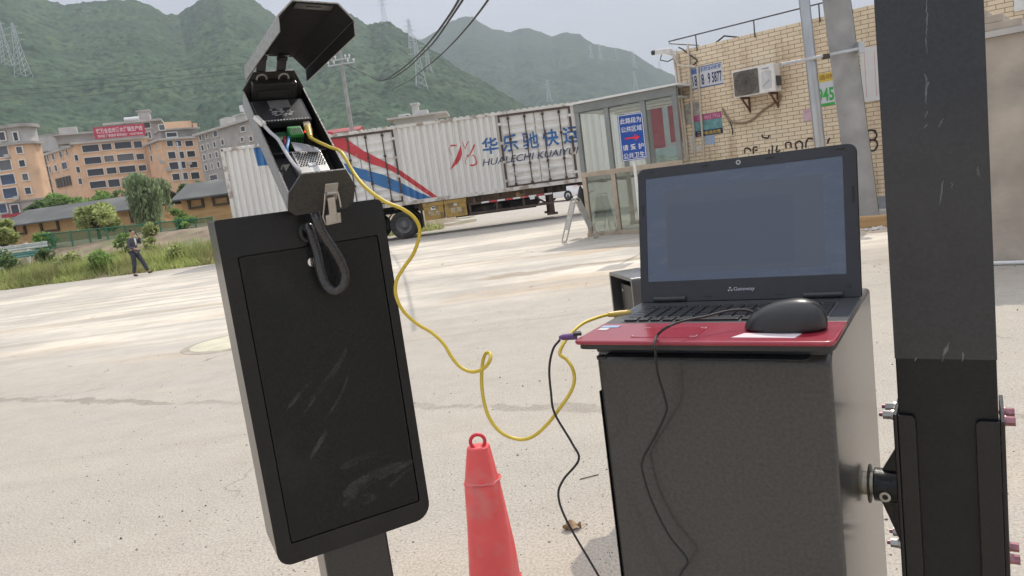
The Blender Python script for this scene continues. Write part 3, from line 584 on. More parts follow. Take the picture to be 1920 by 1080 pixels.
# ================================================================ poles, wires, pylons
M_CONC = mat('pole_concrete', (.38, .375, .365), .9, .14, 2.6, bump=.3, bscale=18, dirt=((.27, .268, .262), 1.4, .7), dirt_lo=.45, dirt_hi=.65)
M_GALV = mat('galvanised_steel', (.55, .56, .57), .42, .12, 5, metal=.6)
M_WIRE = mat('wire_black', (.03, .03, .032), .6)
def pole_between(name, label, px0, px1, Y, r0, r1, extra, m, cat='pole'):
    a = at(*px0, Y); b = at(*px1, Y); d = b - a; a = a - d * ((a[2] + .3) / d[2]); b = b + d / np.linalg.norm(d) * extra
    r = thing(name, label, cat, (a[0], a[1], 0)); o = np.array(r.location); m_ = MB(); m_.tube([a - o, (a + b) / 2 - o, b - o], [r0, (r0 + r1) / 2, r1], 24); m_.build('shaft', m, r, smooth=True); return r, o, a, b
r, o, a, b_ = pole_between('utility_pole', 'tall concrete utility pole with crossarms and insulators standing behind the trailer', (659, 240), (637, 98), 60, .19, .14, .1, M_CONC)
for py, half in ((121, 1.05), (112, .75)):
    c = at(640 + (py - 115) * .15, py, 60) - o; b = MB(); b.beam(c + (-half, -.2, -.02), c + (half, -.2, .02), .1); b.build('crossarm', M_GALV, r)
    for s_ in (-1, -.55, .55, 1):
        b = MB(); q = c + (s_ * half * .95, -.2, .05); b.tube([q, q + (0, 0, .12), q + (0, 0, .13), q + (0, 0, .26)], [.04, .04, .09, .05], 8); b.build('insulator', M_WHITE, r)
pole_between('thin_pole', 'thin grey pole in front of the second orange block', (347, 356), (332, 268), 100, .14, .1, .1, M_GALV)
def wire(label, pts, r, name='overhead_wire', group='overhead wires', m=M_WIRE):
    P = smooth_path([at(*q) for q in pts], 12); b = MB(); o = P[0]; b.tube(P - o, r, 5); w_ = b.build(name, m); w_.location = o; return tag(w_, label, 'wire', group)
wire('overhead cable sagging left of its twin, from the utility pole up over the yard', [(643, 120, 60), (680, 136, 52), (712, 151, 45), (745, 135, 37), (780, 106, 30), (808, 75, 25), (838, 35, 20), (862, -4, 16.5), (890, -60, 13)], .03)
wire('overhead cable running just right of its twin down to the utility pole', [(650, 121, 60), (690, 141, 52), (722, 150, 45), (757, 133, 37), (795, 98, 30), (815, 77, 25), (840, 41, 20), (869, -3, 16.5), (900, -60, 13)], .028)
wire('single overhead cable farthest right, dropping towards the trailer', [(735, 168, 60), (770, 150, 48), (785, 137, 40), (815, 113, 32), (845, 85, 26), (880, 46, 20), (917, -3, 15), (945, -50, 12.5)], .024)
for i, (y0, y1, y2, n_) in enumerate(((159, 142, 117, 'topmost of four'), (170, 152, 128, 'second from top'), (180, 160, 135, 'third from top'), (189, 172, 147, 'lowest of four'))):
    wire('thin far power line crossing the left hillside, %s' % n_, [(-40, y0 + 2, 260), (120, (y0 + y1) / 2 + 2, 265), (240, y1, 270), (470, y2, 280)], .055, 'power_line', 'far power lines on the hillside')
def pylon_mesh():
    b = MB(); H_ = 1.0
    lv = [(0, .11), (.3, .072), (.55, .045), (.75, .034), (1, .012)]; r_ = .0042
    for sx in (-1, 1):
        for sy in (-1, 1):
            for (z0, w0), (z1, w1) in zip(lv, lv[1:]): b.beam((sx * w0, sy * w0, z0), (sx * w1, sy * w1, z1), .0075)
    for k in range(9):
        z0, z1 = k / 10, (k + 1) / 10; w0, w1 = np.interp([z0, z1], [q[0] for q in lv], [q[1] for q in lv])
        for s_ in (-1, 1):
            b.beam((-w0, s_ * w0, z0), (w1, s_ * w1, z1), r_); b.beam((w0, s_ * w0, z0), (-w1, s_ * w1, z1), r_); b.beam((s_ * w0, -w0, z0), (s_ * w1, w1, z1), r_)
    for z, w_ in ((.68, .16), (.8, .14), (.92, .1)): b.beam((-w_, 0, z), (w_, 0, z), .008); b.beam((-w_, 0, z), (0, 0, z + .05), r_); b.beam((w_, 0, z), (0, 0, z + .05), r_)
    return b
M_PYL = mat('pylon_steel', (.52, .54, .56), .6, .1, 1)
proto = None
for px, pyb, pyt, sf, lab in [
        (42, 132, 48, hill_near, 'tall pale lattice pylon on the left hillside, right one of the pair'), (14, 112, 42, hill_near, 'faint lattice pylon at the far left beside the clearer one'),
        (722, 42, -8, hill_near, 'pylon standing on the bare peak right of the open lid'), (774, 96, 38, hill_near, 'pylon breaking the skyline left of the saddle'),
        (790, 158, 70, hill_near, 'pylon with its foot lowest on the green spur, crossed by the cables'), (805, 136, 88, hill_near, 'pylon right beside the cables on the green spur, higher than its neighbour'),
        (1030, 190, 150, hill_far, 'pylon low on the far hill above the trailer'), (1109, 107, 84, hill_far, 'leftmost of the pylons high on the far ridge'), (1126, 109, 84, hill_far, 'second pylon from the left high on the far ridge'),
        (1155, 107, 88, hill_far, 'third pylon from the left high on the far ridge'), (1190, 126, 96, hill_far, 'pylon near the end of the far ridge'), (1192, 164, 134, hill_far, 'pylon above the right end of the trailer roof'), (1237, 132, 114, hill_far, 'small pylon close left of the brick building')]:
    p, d = sf(px, pyb); h_ = (pyb - pyt) * .98 * p[1] / 1390 + 6
    if proto is None:
        proto = pylon_mesh().build('pylon', M_PYL); tag(proto, lab, 'pylon', 'power pylons on the hills'); proto.location = p; proto.scale = (h_,) * 3
    else: dup(proto, p, random.uniform(0, .6), lab, (h_,) * 3)

# ================================================================ trailer
TX, TY = at(412, 277, 28)[0], 28.0
def T(px, py): p = at(px, py, TY); return p[0] - TX, p[2]
tr_ = thing('box_trailer', 'long dirty white corrugated box trailer with red and blue stripes and blue company lettering', 'trailer', (TX, TY, 0))
LEN, ZB, ZT, DEEP = 15.72, 1.26, 4.2, 2.45
M_TRL = mat('dirty_white_trailer_paint', (.70, .685, .65), .6, .06, .6, stretch=(1, 1, .25), dirt=((.46, .42, .36), 2.2, .45), dirt_lo=.56, dirt_hi=.75)
M_TRLF = mat('trailer_frame_paint', (.63, .61, .565), .6, .1, 1.5, dirt=((.24, .16, .11), 3.5, .75), dirt_lo=.5, dirt_hi=.62)
M_RUST = mat('rusty_dark_steel', (.085, .06, .05), .8, .35, 3)
M_CHAS = mat('chassis_black', (.035, .032, .03), .8, .3, 3, dirt=((.16, .125, .09), 2, .6))
M_RED = mat('trailer_red_paint', (.52, .05, .06), .55, .1, 1.5, dirt=((.55, .42, .38), 5, .5), dirt_lo=.62, dirt_hi=.72); M_BLUE = mat('trailer_blue_paint', (.04, .155, .36), .55, .12, 1.5, dirt=((.35, .38, .42), 5, .4), dirt_lo=.62, dirt_hi=.72)
PITCH_, DEP = .235, .055
def cbreaks(x0, x1):
    out = []; k = int(x0 / PITCH_) - 1
    while k * PITCH_ < x1:
        for q in (0, .5, .6, .9): out.append(k * PITCH_ + q * PITCH_)
        k += 1
    return [x for x in out if x0 < x < x1]
def dep(x): q = (x / PITCH_) % 1; return float(np.interp(q, [0, .5, .6, .9, 1], [0, 0, DEP, DEP, 0]))
secs = [(.12, 3.7), (6.42, 10.32), (13.02, LEN - .12)]; doors = [(3.7, 6.42), (10.32, 13.02)]
def face_y(x):
    for a, c in secs:
        if a <= x <= c: return dep(x)
    return -.004
for a, c in secs:
    xs_ = [a] + cbreaks(a, c) + [c]; b = MB(); nn = len(xs_)
    b.add([(x, dep(x), z) for z in (ZB + .14, ZT - .1) for x in xs_], [(i, i + 1, nn + i + 1, nn + i) for i in range(nn - 1)]); b.build('corrugated_panel', M_TRL, tr_)
b = MB(); xs_ = [.1] + cbreaks(.1, LEN - .1) + [LEN - .1]; nn = len(xs_)
b.add([(x, DEEP - dep(x), z) for z in (ZB + .1, ZT - .1) for x in xs_], [(i, i + 1, nn + i + 1, nn + i) for i in range(nn - 1)]); b.build('far_side_panel', M_TRL, tr_)
b = MB(); ys_ = [.1] + cbreaks(.1, DEEP - .1) + [DEEP - .1]; nn = len(ys_)
for x, s_ in ((.05, 1), (LEN - .05, -1)): b.add([(x + s_ * dep(y), y, z) for z in (ZB + .1, ZT - .1) for y in ys_], [(i, i + 1, nn + i + 1, nn + i) for i in range(nn - 1)])
b.build('end_panel', M_TRL, tr_)
b = MB(); xs_ = sorted([0] + cbreaks(0, LEN) + [LEN]); nn = len(xs_)
b.add([(x, y, ZT + .02 - dep(x) * .9) for y in (-.015, DEEP + .015) for x in xs_], [(i, i + 1, nn + i + 1, nn + i) for i in range(nn - 1)]); b.span((0, .02, ZT - .05), (LEN, DEEP - .02, ZT - .03)); b.add([(x, -.012, ZT - .06) for x in xs_] + [(x, -.012, ZT + .019 - dep(x) * .9) for x in xs_], [(i, i + 1, nn + i + 1, nn + i) for i in range(nn - 1)]); b.build('roof', M_TRLF, tr_)
b = MB()
for y in (-.02, DEEP - .08):
    b.span((0, y, ZB), (LEN, y + .1, ZB + .15)); b.span((0, y, ZT - .115), (LEN, y + .1, ZT - .018))
for x in (0, LEN - .14):
    for y in (-.025, DEEP - .1): b.span((x, y, ZB - .004), (x + .14, y + .12, ZT + .004))
b.build('frame', M_TRLF, tr_, bevel=.008)
b = MB()
for x, y in ((.07, -.03), (LEN - .07, -.03)):
    for z in (ZB + .06, ZT - .06): b.cyl((x, y - .002, z), (x, y + .02, z), .04, n=10)
b.build('corner_casting', M_RUST, tr_)
for a, c in doors:
    m_ = (a + c) / 2
    b = MB()
    for x in (a + .03, c - .03): b.span((x - .035, -.035, ZB + .15), (x + .035, .03, ZT - .12))
    b.span((a, -.03, ZT - .18), (c, .03, ZT - .118)); b.span((a, -.03, ZB + .152), (c, .03, ZB + .2)); b.build('door_frame', M_RUST, tr_)
    for x0, x1 in ((a + .075, m_ - .012), (m_ + .012, c - .075)):
        b = MB(); b.span((x0, 0.032, ZB + .21), (x1, .07, ZT - .19))
        for z in np.arange(ZB + .42, ZT - .3, .29): b.prism([(z - .06, 0), (z - .059, -.034), (z + .02, -.034), (z + .075, 0)], (x0 + .06, .034, 0), (0, 0, 1), (0, 1, 0), (1, 0, 0), x1 - x0 - .12)
        d_ = b.build('door', M_TRL, tr_)
        for x in (x0 + .3, x1 - .35):
            b = MB(); b.cyl((x, -.035, ZB + .16), (x, -.035, ZT - .14), .021, n=8)
            for z in (ZB + .24, ZB + .95, ZB + 1.9, ZT - .28): b.span((x - .05, -.045, z - .04), (x + .05, .012, z + .04))
            b.build('lock_bar', M_RUST, d_, smooth=True)
        b = MB(); b.span((x0 + .28, -.06, ZB + .62), (x0 + .62, -.03, ZB + .66)); b.span((x0 + .3, -.05, ZB + .56), (x0 + .38, .0, ZB + .74)); b.build('handle', M_GALV, d_)
        for z in np.linspace(ZB + .4, ZT - .45, 4):
            b = MB(); xh = x0 - .02 if x0 < m_ - .5 else x1 + .02; b.span((xh - .07, -.045, z - .05), (xh + .07, -.0, z + .05)); b.build('hinge', M_TRLF, d_)
def conform(me, off=.004):
    bm = bmesh.new(); bm.from_mesh(me)
    xs = [v.co.x for v in bm.verts]; x0, x1 = min(xs), max(xs)
    for x in cbreaks(x0, x1) + [q for s_ in secs for q in s_]:
        if x0 < x < x1: bmesh.ops.bisect_plane(bm, geom=bm.verts[:] + bm.edges[:] + bm.faces[:], plane_co=(x, 0, 0), plane_no=(1, 0, 0))
    for v in bm.verts: v.co.y = face_y(v.co.x) - off
    bm.to_mesh(me); bm.free()
def strip_paint(name, up, lo, m, off=.004):
    up = sorted(T(600 + x / 2.824, 150 + y / 2.824) for x, y in up); lo = sorted(T(600 + x / 2.824, 150 + y / 2.824) for x, y in lo)
    x0, x1 = max(up[0][0], lo[0][0]), max(up[-1][0], lo[-1][0]); xs = sorted(set([x0, x1] + list(np.arange(x0, x1, .06)) + cbreaks(x0, x1) + [q + e for s_ in secs for q in s_ for e in (-.001, .001) if x0 < q < x1]))
    b = MB(); nn = len(xs); ux, uz = zip(*up); lx, lz = zip(*lo)
    b.add([(x, face_y(x) - off, float(np.interp(x, lx, lz))) for x in xs] + [(x, face_y(x) - off, max(float(np.interp(x, ux, uz)), float(np.interp(x, lx, lz)) + .005)) for x in xs], [(i, i + 1, nn + i + 1, nn + i) for i in range(nn - 1)])
    b.build(name, m, tr_)
strip_paint('painted_stripe', [(10, 268), (60, 276), (110, 292), (230, 375), (330, 425), (420, 475), (520, 545), (600, 602), (645, 636)], [(10, 320), (60, 345), (130, 376), (200, 412), (260, 440), (370, 476), (420, 505), (500, 560), (560, 600), (622, 640)], M_RED)
strip_paint('painted_stripe', [(20, 400), (120, 440), (200, 466), (330, 500), (420, 540), (520, 592), (618, 634)], [(20, 428), (120, 468), (170, 502), (240, 532), (330, 566), (440, 606), (560, 646), (618, 640)], M_BLUE)
strip_paint('painted_stripe', [(-358, 340), (-330, 338), (-240, 325), (-150, 318)], [(-358, 344), (-330, 455), (-240, 448), (-150, 430)], M_BLUE)
def paint_text(name, txt, px, py, w_, h_, m, shear=0, bold=.0):
    x, z = T(px, py); me, co = text_mesh(txt, w_, h_, bold, shear); me.vertices.foreach_set('co', np.stack([co[:, 0] + x, co[:, 2], co[:, 1] + z], 1).ravel()); me.materials.clear(); conform(me); return link(name, me, m, tr_)
M_BTXT = mat('trailer_blue_lettering', (.03, .125, .33), .55, .1, 2, dirt=((.3, .33, .38), 6, .5), dirt_lo=.62, dirt_hi=.7)
for i, ch in enumerate('华乐驰快运'): paint_text('lettering', ch, 600 + (900 + i * 107) / 2.824, 150 + (348 - i * 14.2) / 2.824, .60, .62, M_BTXT, bold=.012 if ch == '驰' else .022)
MAT_LATIN = mat('trailer_navy_lettering', (.03, .05, .12), .55, .1, 2)
paint_text('lettering', 'HUALECHI KUAIYUN', 600 + (1130) / 2.824, 150 + (402) / 2.824, 3.86, .25, MAT_LATIN, .28, .004)
def Tz(x, y): return T(600 + x / 2.824, 150 + y / 2.824)
b = MB()
def flat(b, pts): p = [Tz(*q) for q in pts]; b.add([(x, 0, z) for x, z in p], [tuple(range(len(p)))])
def ribbon(b, pts, w0, w1):
    P = smooth_path([(*Tz(*q), 0) for q in pts], 5)[:, :2]; k = len(P); Tn = np.gradient(P, axis=0); Tn /= np.linalg.norm(Tn, axis=1)[:, None]; N = np.stack([-Tn[:, 1], Tn[:, 0]], 1) * np.interp(np.linspace(0, 1, k), [0, .5, 1], [w0, (w0 + w1) / 1.6, w1])[:, None]
    b.add([(x, 0, z) for x, z in np.concatenate([P + N, P - N])], [(i, i + 1, k + i + 1, k + i) for i in range(k - 1)])
flat(b, [(686, 478), (700, 452), (722, 408), (740, 360), (744, 345), (748, 362), (752, 392), (744, 420), (726, 444)])
ribbon(b, [(690, 350), (705, 346), (724, 347)], .028, .02); ribbon(b, [(688, 356), (683, 364), (690, 384), (698, 398)], .01, .006); ribbon(b, [(752, 324), (756, 336), (764, 354), (770, 368)], .008, .012); ribbon(b, [(786, 324), (778, 340), (770, 360)], .014, .01)
ribbon(b, [(818, 342), (808, 366), (796, 390), (784, 404)], .03, .012); ribbon(b, [(784, 398), (774, 416), (770, 436), (776, 448)], .010, .008); ribbon(b, [(800, 402), (812, 398), (822, 412), (828, 430), (824, 446), (808, 452), (796, 450)], .008, .034); ribbon(b, [(776, 394), (786, 410)], .012, .01)
o = b.build('emblem', M_RED, tr_); conform(o.data)
# chassis, wheels and fittings
b = MB()
for y in (.7, 1.6): b.span((.2, y, .98), (12.6, y + .15, ZB - .005)); b.span((12.6, y, 1.16), (LEN - .3, y + .15, ZB - .005))
for x in np.arange(.4, LEN - .3, .8): b.span((x, .06, 1.12), (x + .1, DEEP - .06, ZB - .008))
b.build('chassis', M_CHAS, tr_)
def wheel_mesh():
    b = MB(); R0 = .53; prof = [(.30, .02), (.34, .0), (.47, .0), (.52, .03), (R0, .07), (R0, .22), (.52, .26), (.47, .29), (.3, .27)]; n = 40
    a = np.arange(n) * 2 * pi / n; V = np.array([[(r * cos(t), y, r * sin(t)) for t in a] for r, y in prof]).reshape(-1, 3)
    b.add(V, [(i * n + j, i * n + (j + 1) % n, (i + 1) * n + (j + 1) % n, (i + 1) * n + j) for i in range(len(prof) - 1) for j in range(n)])
    q = MB(); prof = [(.31, .02), (.30, .0), (.285, .01), (.27, .06), (.17, .11), (.16, .06), (.1, .03), (.08, -.01), (.0, -.01)]
    V = np.array([[(r * cos(t), y, r * sin(t)) for t in a] for r, y in prof]).reshape(-1, 3); q.add(V, [(i * n + j, i * n + (j + 1) % n, (i + 1) * n + (j + 1) % n, (i + 1) * n + j) for i in range(len(prof) - 1) for j in range(n)])
    for t in np.arange(10) * 2 * pi / 10: q.cyl((.13 * cos(t), .02, .13 * sin(t)), (.13 * cos(t), .07, .13 * sin(t)), .014, n=6)
    return b, q
M_TYRE = mat('tyre_rubber', (.032, .031, .03), .85, .3, 5, dirt=((.12, .105, .09), 3, .7)); M_RIM = mat('dusty_wheel_rim', (.14, .14, .14), .6, .2, 5, dirt=((.08, .06, .05), 6, .6))
M_BRN = mat('brown_primed_steel', (.15, .105, .07), .85, .3, 2, dirt=((.05, .04, .03), 2.5, .7))
b = MB(); b.span((6.9, .22, .98), (11.7, .32, ZB - .01)); b.build('side_beam', M_BRN, tr_, bevel=.01)
for x in np.arange(7.1, 11.7, .95): b = MB(); b.span((x, .10, .96), (x + .09, .215, ZB - .012)); b.build('outrigger', M_BRN, tr_)
for x in (9.0, 10.4): b = MB(); b.cyl((x, .75, .76), (x + 1.05, .75, .76), .19, n=18); b.build('air_tank', M_CHAS, tr_, smooth=True)
b = MB(); b.span((8.2, 1.2, .5), (11.4, 1.9, .95)); b.build('spare_wheel_rack', M_CHAS, tr_, bevel=.02)
wx, _ = T(757, 420); tb, rb = wheel_mesh(); first = None
for x in (wx, wx - 1.32, wx - 2.64):
    for y, rz in ((.02, 0), (DEEP - .02, pi)):
        if first is None: w1 = tb.build('wheel', M_TYRE, tr_, smooth=True); r1 = rb.build('rim', M_RIM, w1, smooth=True); first = (w1.data, r1.data)
        else: w1 = link('wheel', first[0], None, tr_); r1 = link('rim', first[1], None, w1)
        w1.location = (x, y, .53); w1.rotation_euler = (0, 0, rz)
for x in (wx, wx - 1.32):
    b = MB(); a = np.linspace(-.15, pi + .15, 18); b.add([(x + .64 * cos(t), y, .53 + .62 * sin(t)) for t in a for y in (.0, .5)], [(2 * i, 2 * i + 1, 2 * i + 3, 2 * i + 2) for i in range(17)]); b.build('mudguard', M_CHAS, tr_)
b = MB()
for x in (wx, wx - 1.32, wx - 2.64): b.cyl((x, .2, .53), (x, DEEP - .2, .53), .07)
b.build('axle', M_CHAS, tr_)
M_YEL = mat('dirty_yellow_paint', (.42, .27, .07), .6, .2, 3, dirt=((.14, .10, .06), 3, .8), dirt_lo=.48, dirt_hi=.62)
for (xa, xb), tx in ((((420, 630)), '恒大'), (((648, 875)), '普海')):
    x0, zt_ = T(720 + xa / 5.647, 360 + 190 / 5.647); x1, _ = T(720 + xb / 5.647, 390); z0 = T(760, 360 + 345 / 5.647)[1] + .04
    b = MB(); b.span((x0, .03, z0), (x1, .6, z0 + .62)); b.span((x0 - .02, .01, z0 + .5), (x1 + .02, .62, z0 + .66)); o = b.build('tool_box', M_YEL, tr_, bevel=.015)
    letter('lettering', tx, ((x0 + x1) / 2, .025, z0 + .26), (1, 0, 0), (0, 0, 1), .5, .2, mat('worn_white_lettering', (.6, .56, .48), .7), o, keep=True)
    b = MB(); b.span(((x0 + x1) / 2 - .06, -.01, z0 + .42), ((x0 + x1) / 2 + .06, .01, z0 + .5)); b.build('latch', M_GALV, o)
xg0, _ = T(880, 400); xg1, _ = T(1036, 380)
b = MB()
for z in (.62, .98): b.span((xg0, .05, z - .04), (xg1, .1, z + .04))
for x in np.linspace(xg0 + .05, xg1 - .05, 4): b.span((x - .04, .101, .56), (x + .04, .16, 1.05))
b.build('side_guard', M_RUST, tr_)
for i, x in enumerate(np.arange(xg0 + .5, xg1 - .1, .3)): b = MB(); b.span((x, .042, .95), (x + .29, .049, 1.01)); b.build('reflective_tape', M_RED if i % 2 else M_WHITE, tr_)
xl, _ = T(1035, 380); b = MB()
for y in (.35, 1.95):
    b = MB(); b.span((xl - .1, y, .25), (xl + .1, y + .16, 1.2)); b.span((xl - .2, y - .08, .17), (xl + .2, y + .24, .25)); b.beam((xl - .9, y + .08, 1.12), (xl - .05, y + .08, .55), .07); b.build('landing_leg', M_RUST, tr_)
b = MB(); b.span((xl - 1.3, .15, .95), (xl - .95, .5, 1.2)); b.build('lamp_box', M_YEL, tr_)
b = MB(); b.span((wx + .68, .12, .35), (wx + .71, .6, 1.0)); b.build('mud_flap', M_CHAS, tr_)
for px in (812, 998):
    x, z = T(px, 371 if px == 998 else 391); b = MB(); b.span((x - .09, -.01, z - .05), (x + .09, .04, z + .05)); b.build('marker_lamp', M_WHITE, tr_)
# ================================================================ white car beyond
c0 = at(1085, 362, 43.6); car = thing('parked_car', 'white hatchback parked beyond the trailer, its red tail lamp beside the booth', 'car', (c0[0] - 4.15 * cos(.75), 43.6 + 4.15 * sin(.75), 0), -.75)
prof = [(0, .35), (.02, .62), (.25, .78), (1.05, .95), (1.75, 1.42), (2.6, 1.5), (3.4, 1.42), (3.95, 1.05), (4.12, .95), (4.15, .4), (3.9, .24), (.2, .24)]
M_CARW = mat('white_car_paint', (.86, .86, .865), .3, .02, coat=.5)
b = MB(); P = []
for y, s_, i_ in ((0, .97, 0), (.12, 1, 0), (1.58, 1, 0), (1.7, .97, 0)):
    P.append([(2.08 + (x - 2.08) * s_, y + (.14 if z > 1.0 and y < .5 else -.14 if z > 1.0 else 0), z) for x, z in prof])
k = len(prof); b.add(np.array(P).reshape(-1, 3), [(r_ * k + i, r_ * k + (i + 1) % k, (r_ + 1) * k + (i + 1) % k, (r_ + 1) * k + i) for r_ in range(3) for i in range(k)] + [tuple(range(k)), tuple(3 * k + i for i in range(k))]); b.build('body', M_CARW, car, bevel=.04)
b = MB(); b.prism([(1.25, 1.0), (1.8, 1.36), (2.6, 1.43), (3.3, 1.36), (3.6, 1.05)], (0, .1, 0), (1, 0, 0), (0, 0, 1), (0, -1, 0), .012); b.build('side_window', M_PANE, car)
b = MB(); b.prism([(3.72, .86), (4.1, .9), (4.0, 1.05), (3.8, 1.08)], (0, .03, 0), (1, 0, 0), (0, 0, 1), (0, -1, 0), .05); b.span((4.08, .05, .82), (4.17, .5, 1.0)); b.build('tail_lamp', mat('lamp_red', (.5, .03, .05), .3, coat=.5), car)
for x in (.8, 3.35):
    for y, rz in ((-.03, 0), (1.73, pi)):
        w1 = link('wheel', first[0], None, car); link('rim', first[1], None, w1); w1.location = (x, y, .31); w1.scale = (.58, .6, .58); w1.rotation_euler = (0, 0, rz)
# ================================================================ glass booth
f = Facade(1076, 196, 18.86, 1266, 161, 17.35, z0=0); bo = thing('glass_booth', 'glass walled booth with grey and beige aluminium frames beside the brick building', 'booth', f.o, f.rz)
BW, BD = f.w, 2.6; zt = f.z(1160, 181); zm = f.z(1119, 325); M_FRG = mat('grey_aluminium', (.25, .265, .255), .45, .12, 3, metal=.4); M_FRB = mat('beige_aluminium', (.46, .38, .29), .5, .12, 3, metal=.2, dirt=((.25, .2, .14), 4, .6))
zu = lambda px, py: f.uv(px, py)[0]
ups = [.05, zu(1142, 256), zu(1207, 215), BW - .05]
b = MB(); b.span((-.02, -.03, zt - .2), (BW + .02, .08, zt)); b.span((-.02, BD - .08, zt - .2), (BW + .02, BD + .03, zt)); b.span((-.02, .083, zt - .2), (.08, BD - .083, zt)); b.build('top_rail', M_FRG, bo, bevel=.006)
b = MB(); b.span((-.12, -.12, zt + .003), (BW + .1, BD + .1, zt + .05)); b.build('roof', M_WHITE, bo)
b = MB(); b.span((.1, .1, zt - .24), (BW, BD - .1, zt - .215)); b.build('ceiling', mat('booth_ceiling', (.5, .52, .5), .8), bo)
for x in ups:
    for y in (0, BD):
        b = MB(); b.span((x - .06, y - .025, zm + .06), (x + .06, y + .065, zt - .203)); b.build('upper_post', M_FRG, bo, bevel=.006)
        b = MB(); b.span((x - .055, y - .028, .1), (x + .055, y + .062, zm - .063)); b.build('lower_post', M_FRB, bo, bevel=.006)
for y in (0, BD):
    b = MB(); b.span((-.01, y - .035, zm - .06), (BW + .01, y + .06, zm + .057)); b.build('middle_rail', M_FRB, bo, bevel=.006)
    b = MB(); b.span((-.03, y - .04, 0), (BW + .03, y + .07, .098)); b.build('bottom_rail', M_FRB, bo, bevel=.006)
G_UP = glass_mat('clear_window_glass', (.95, .965, .955), .05); G_LO = glass_mat('greenish_window_glass', (.56, .60, .585), .12)
for x0, x1 in zip(ups, ups[1:]):
    for y in (.02, BD + .02):
        b = MB(); b.span((x0 + .06, y - .004, zm + .057), (x1 - .06, y + .004, zt - .2)); b.build('upper_pane', G_UP, bo)
        if y < 1: b = MB(); b.span((x0 + .055, y - .004, .1), (x1 - .055, y + .004, zm - .06)); b.build('lower_pane', G_LO, bo)
b = MB(); b.span((.01, .1, .1), (.02, BD, zm - .06)); b.span((.01, .1, zm + .06), (.02, BD, zt - .2)); b.build('side_pane', G_UP, bo)
b = MB(); b.span((ups[2] - .1, BD - .15, zm), (BW, BD - .1, f.z(1235, 270))); b.build('back_partition', mat('pale_green_partition', (.50, .56, .49), .7), bo)
for y in (.7, 1.6):
    t_ = thing('tube_light', 'white batten tube light on the booth ceiling, %s of the two' % ('front' if y < 1 else 'rear'), 'light', f.o + f.u * (BW / 2) - f.n * y + np.array([0, 0, zt - .28]), f.rz); b = MB(); b.cyl((-1.0, 0, 0), (1.0, 0, 0), .03, n=8); b.build('tube', M_WHITE, t_, smooth=True); b = MB(); b.span((-1.05, -.04, .03), (1.05, .04, .062)); b.build('batten', M_WHITE, t_)
o_keep = f.o; f.o = f.o - f.n * 2.2; u, z, _ = f.uv(1236, 238); f.o = o_keep
t_ = thing('red_hanging_panel', 'red panel hanging inside the right bay of the glass booth', 'panel', f.o + f.u * u - f.n * 2.2 + np.array([0, 0, z - .55]), f.rz); b = MB(); b.span((-.2, 0, 0), (.12, .02, 1.1)); b.span((.28, 0, .1), (.9, .02, 1.05)); b.build('cloth', mat('faded_red_cloth', (.45, .07, .09), .8), t_)
b = MB(); b.span((-.35, -.012, 1.09), (.95, .03, 1.12)); b.build('hanging_rod', M_GALV, t_)
q = at(1090, 372, 18.95); t_ = thing('black_bag', 'black bag hanging behind the left corner post of the glass booth', 'bag', (q[0] + .03, q[1] + .25, q[2] - .35))
b = MB(); b.tube([(0, 0, 0), (.0, 0, .02), (.01, 0, .18), (.02, 0, .4), (.01, 0, .55), (0, 0, .66)], [.03, .1, .13, .12, .07, .02], 12); b.build('sack', mat('black_plastic', (.015, .015, .016), .4, .3, 8, bump=.5), t_, smooth=True); b = MB(); b.tube([(0, 0, .64), (.02, 0, .72), (.06, 0, .74), (.09, 0, .66)], .012, 6); b.build('handle', MATS['black_plastic'], t_)
# ---------------------------------------------------------------- folding A frame
q = gnd(1088, 450.5); t_ = thing('folding_sign', 'silver folding A frame stand seen edge on in front of the booth', 'folding stand', (q[0], q[1], 0), 0)
M_SIL = mat('dull_silver', (.46, .44, .40), .45, .12, 5, metal=.45)
for s_ in (-1, 1):
    top = np.array([s_ * .04, 0, 1.03]); bot = np.array([s_ * .4, 0, .02]); d_ = (bot - top) / np.linalg.norm(bot - top); wv_ = np.array([-.085, .26, 0]) if s_ < 0 else np.array([.145, .25, 0]); Lp = np.linalg.norm(bot - top)
    pts = [top - wv_ / 2 + d_ * .04, bot - wv_ / 2 - d_ * .05, bot - wv_ * .35, bot + wv_ * .35, bot + wv_ / 2 - d_ * .05, top + wv_ / 2 + d_ * .04, top + wv_ * .35, top - wv_ * .35, top - wv_ / 2 + d_ * .04]
    b = MB(); b.tube(np.array(pts), .019, 8); b.build('leg_frame', M_SIL, t_, smooth=True)
    b = MB(); n_ = np.cross(d_, wv_); n_ /= np.linalg.norm(n_); b.box(top + d_ * Lp * .4, (np.linalg.norm(wv_) - .03, .012, Lp * .66), np.stack([wv_ / np.linalg.norm(wv_), n_, -d_], 1)); b.build('panel', mat('worn_pale_panel', (.45, .43, .385), .6, .15, 6, dirt=((.3, .27, .22), 5, .7)), t_)
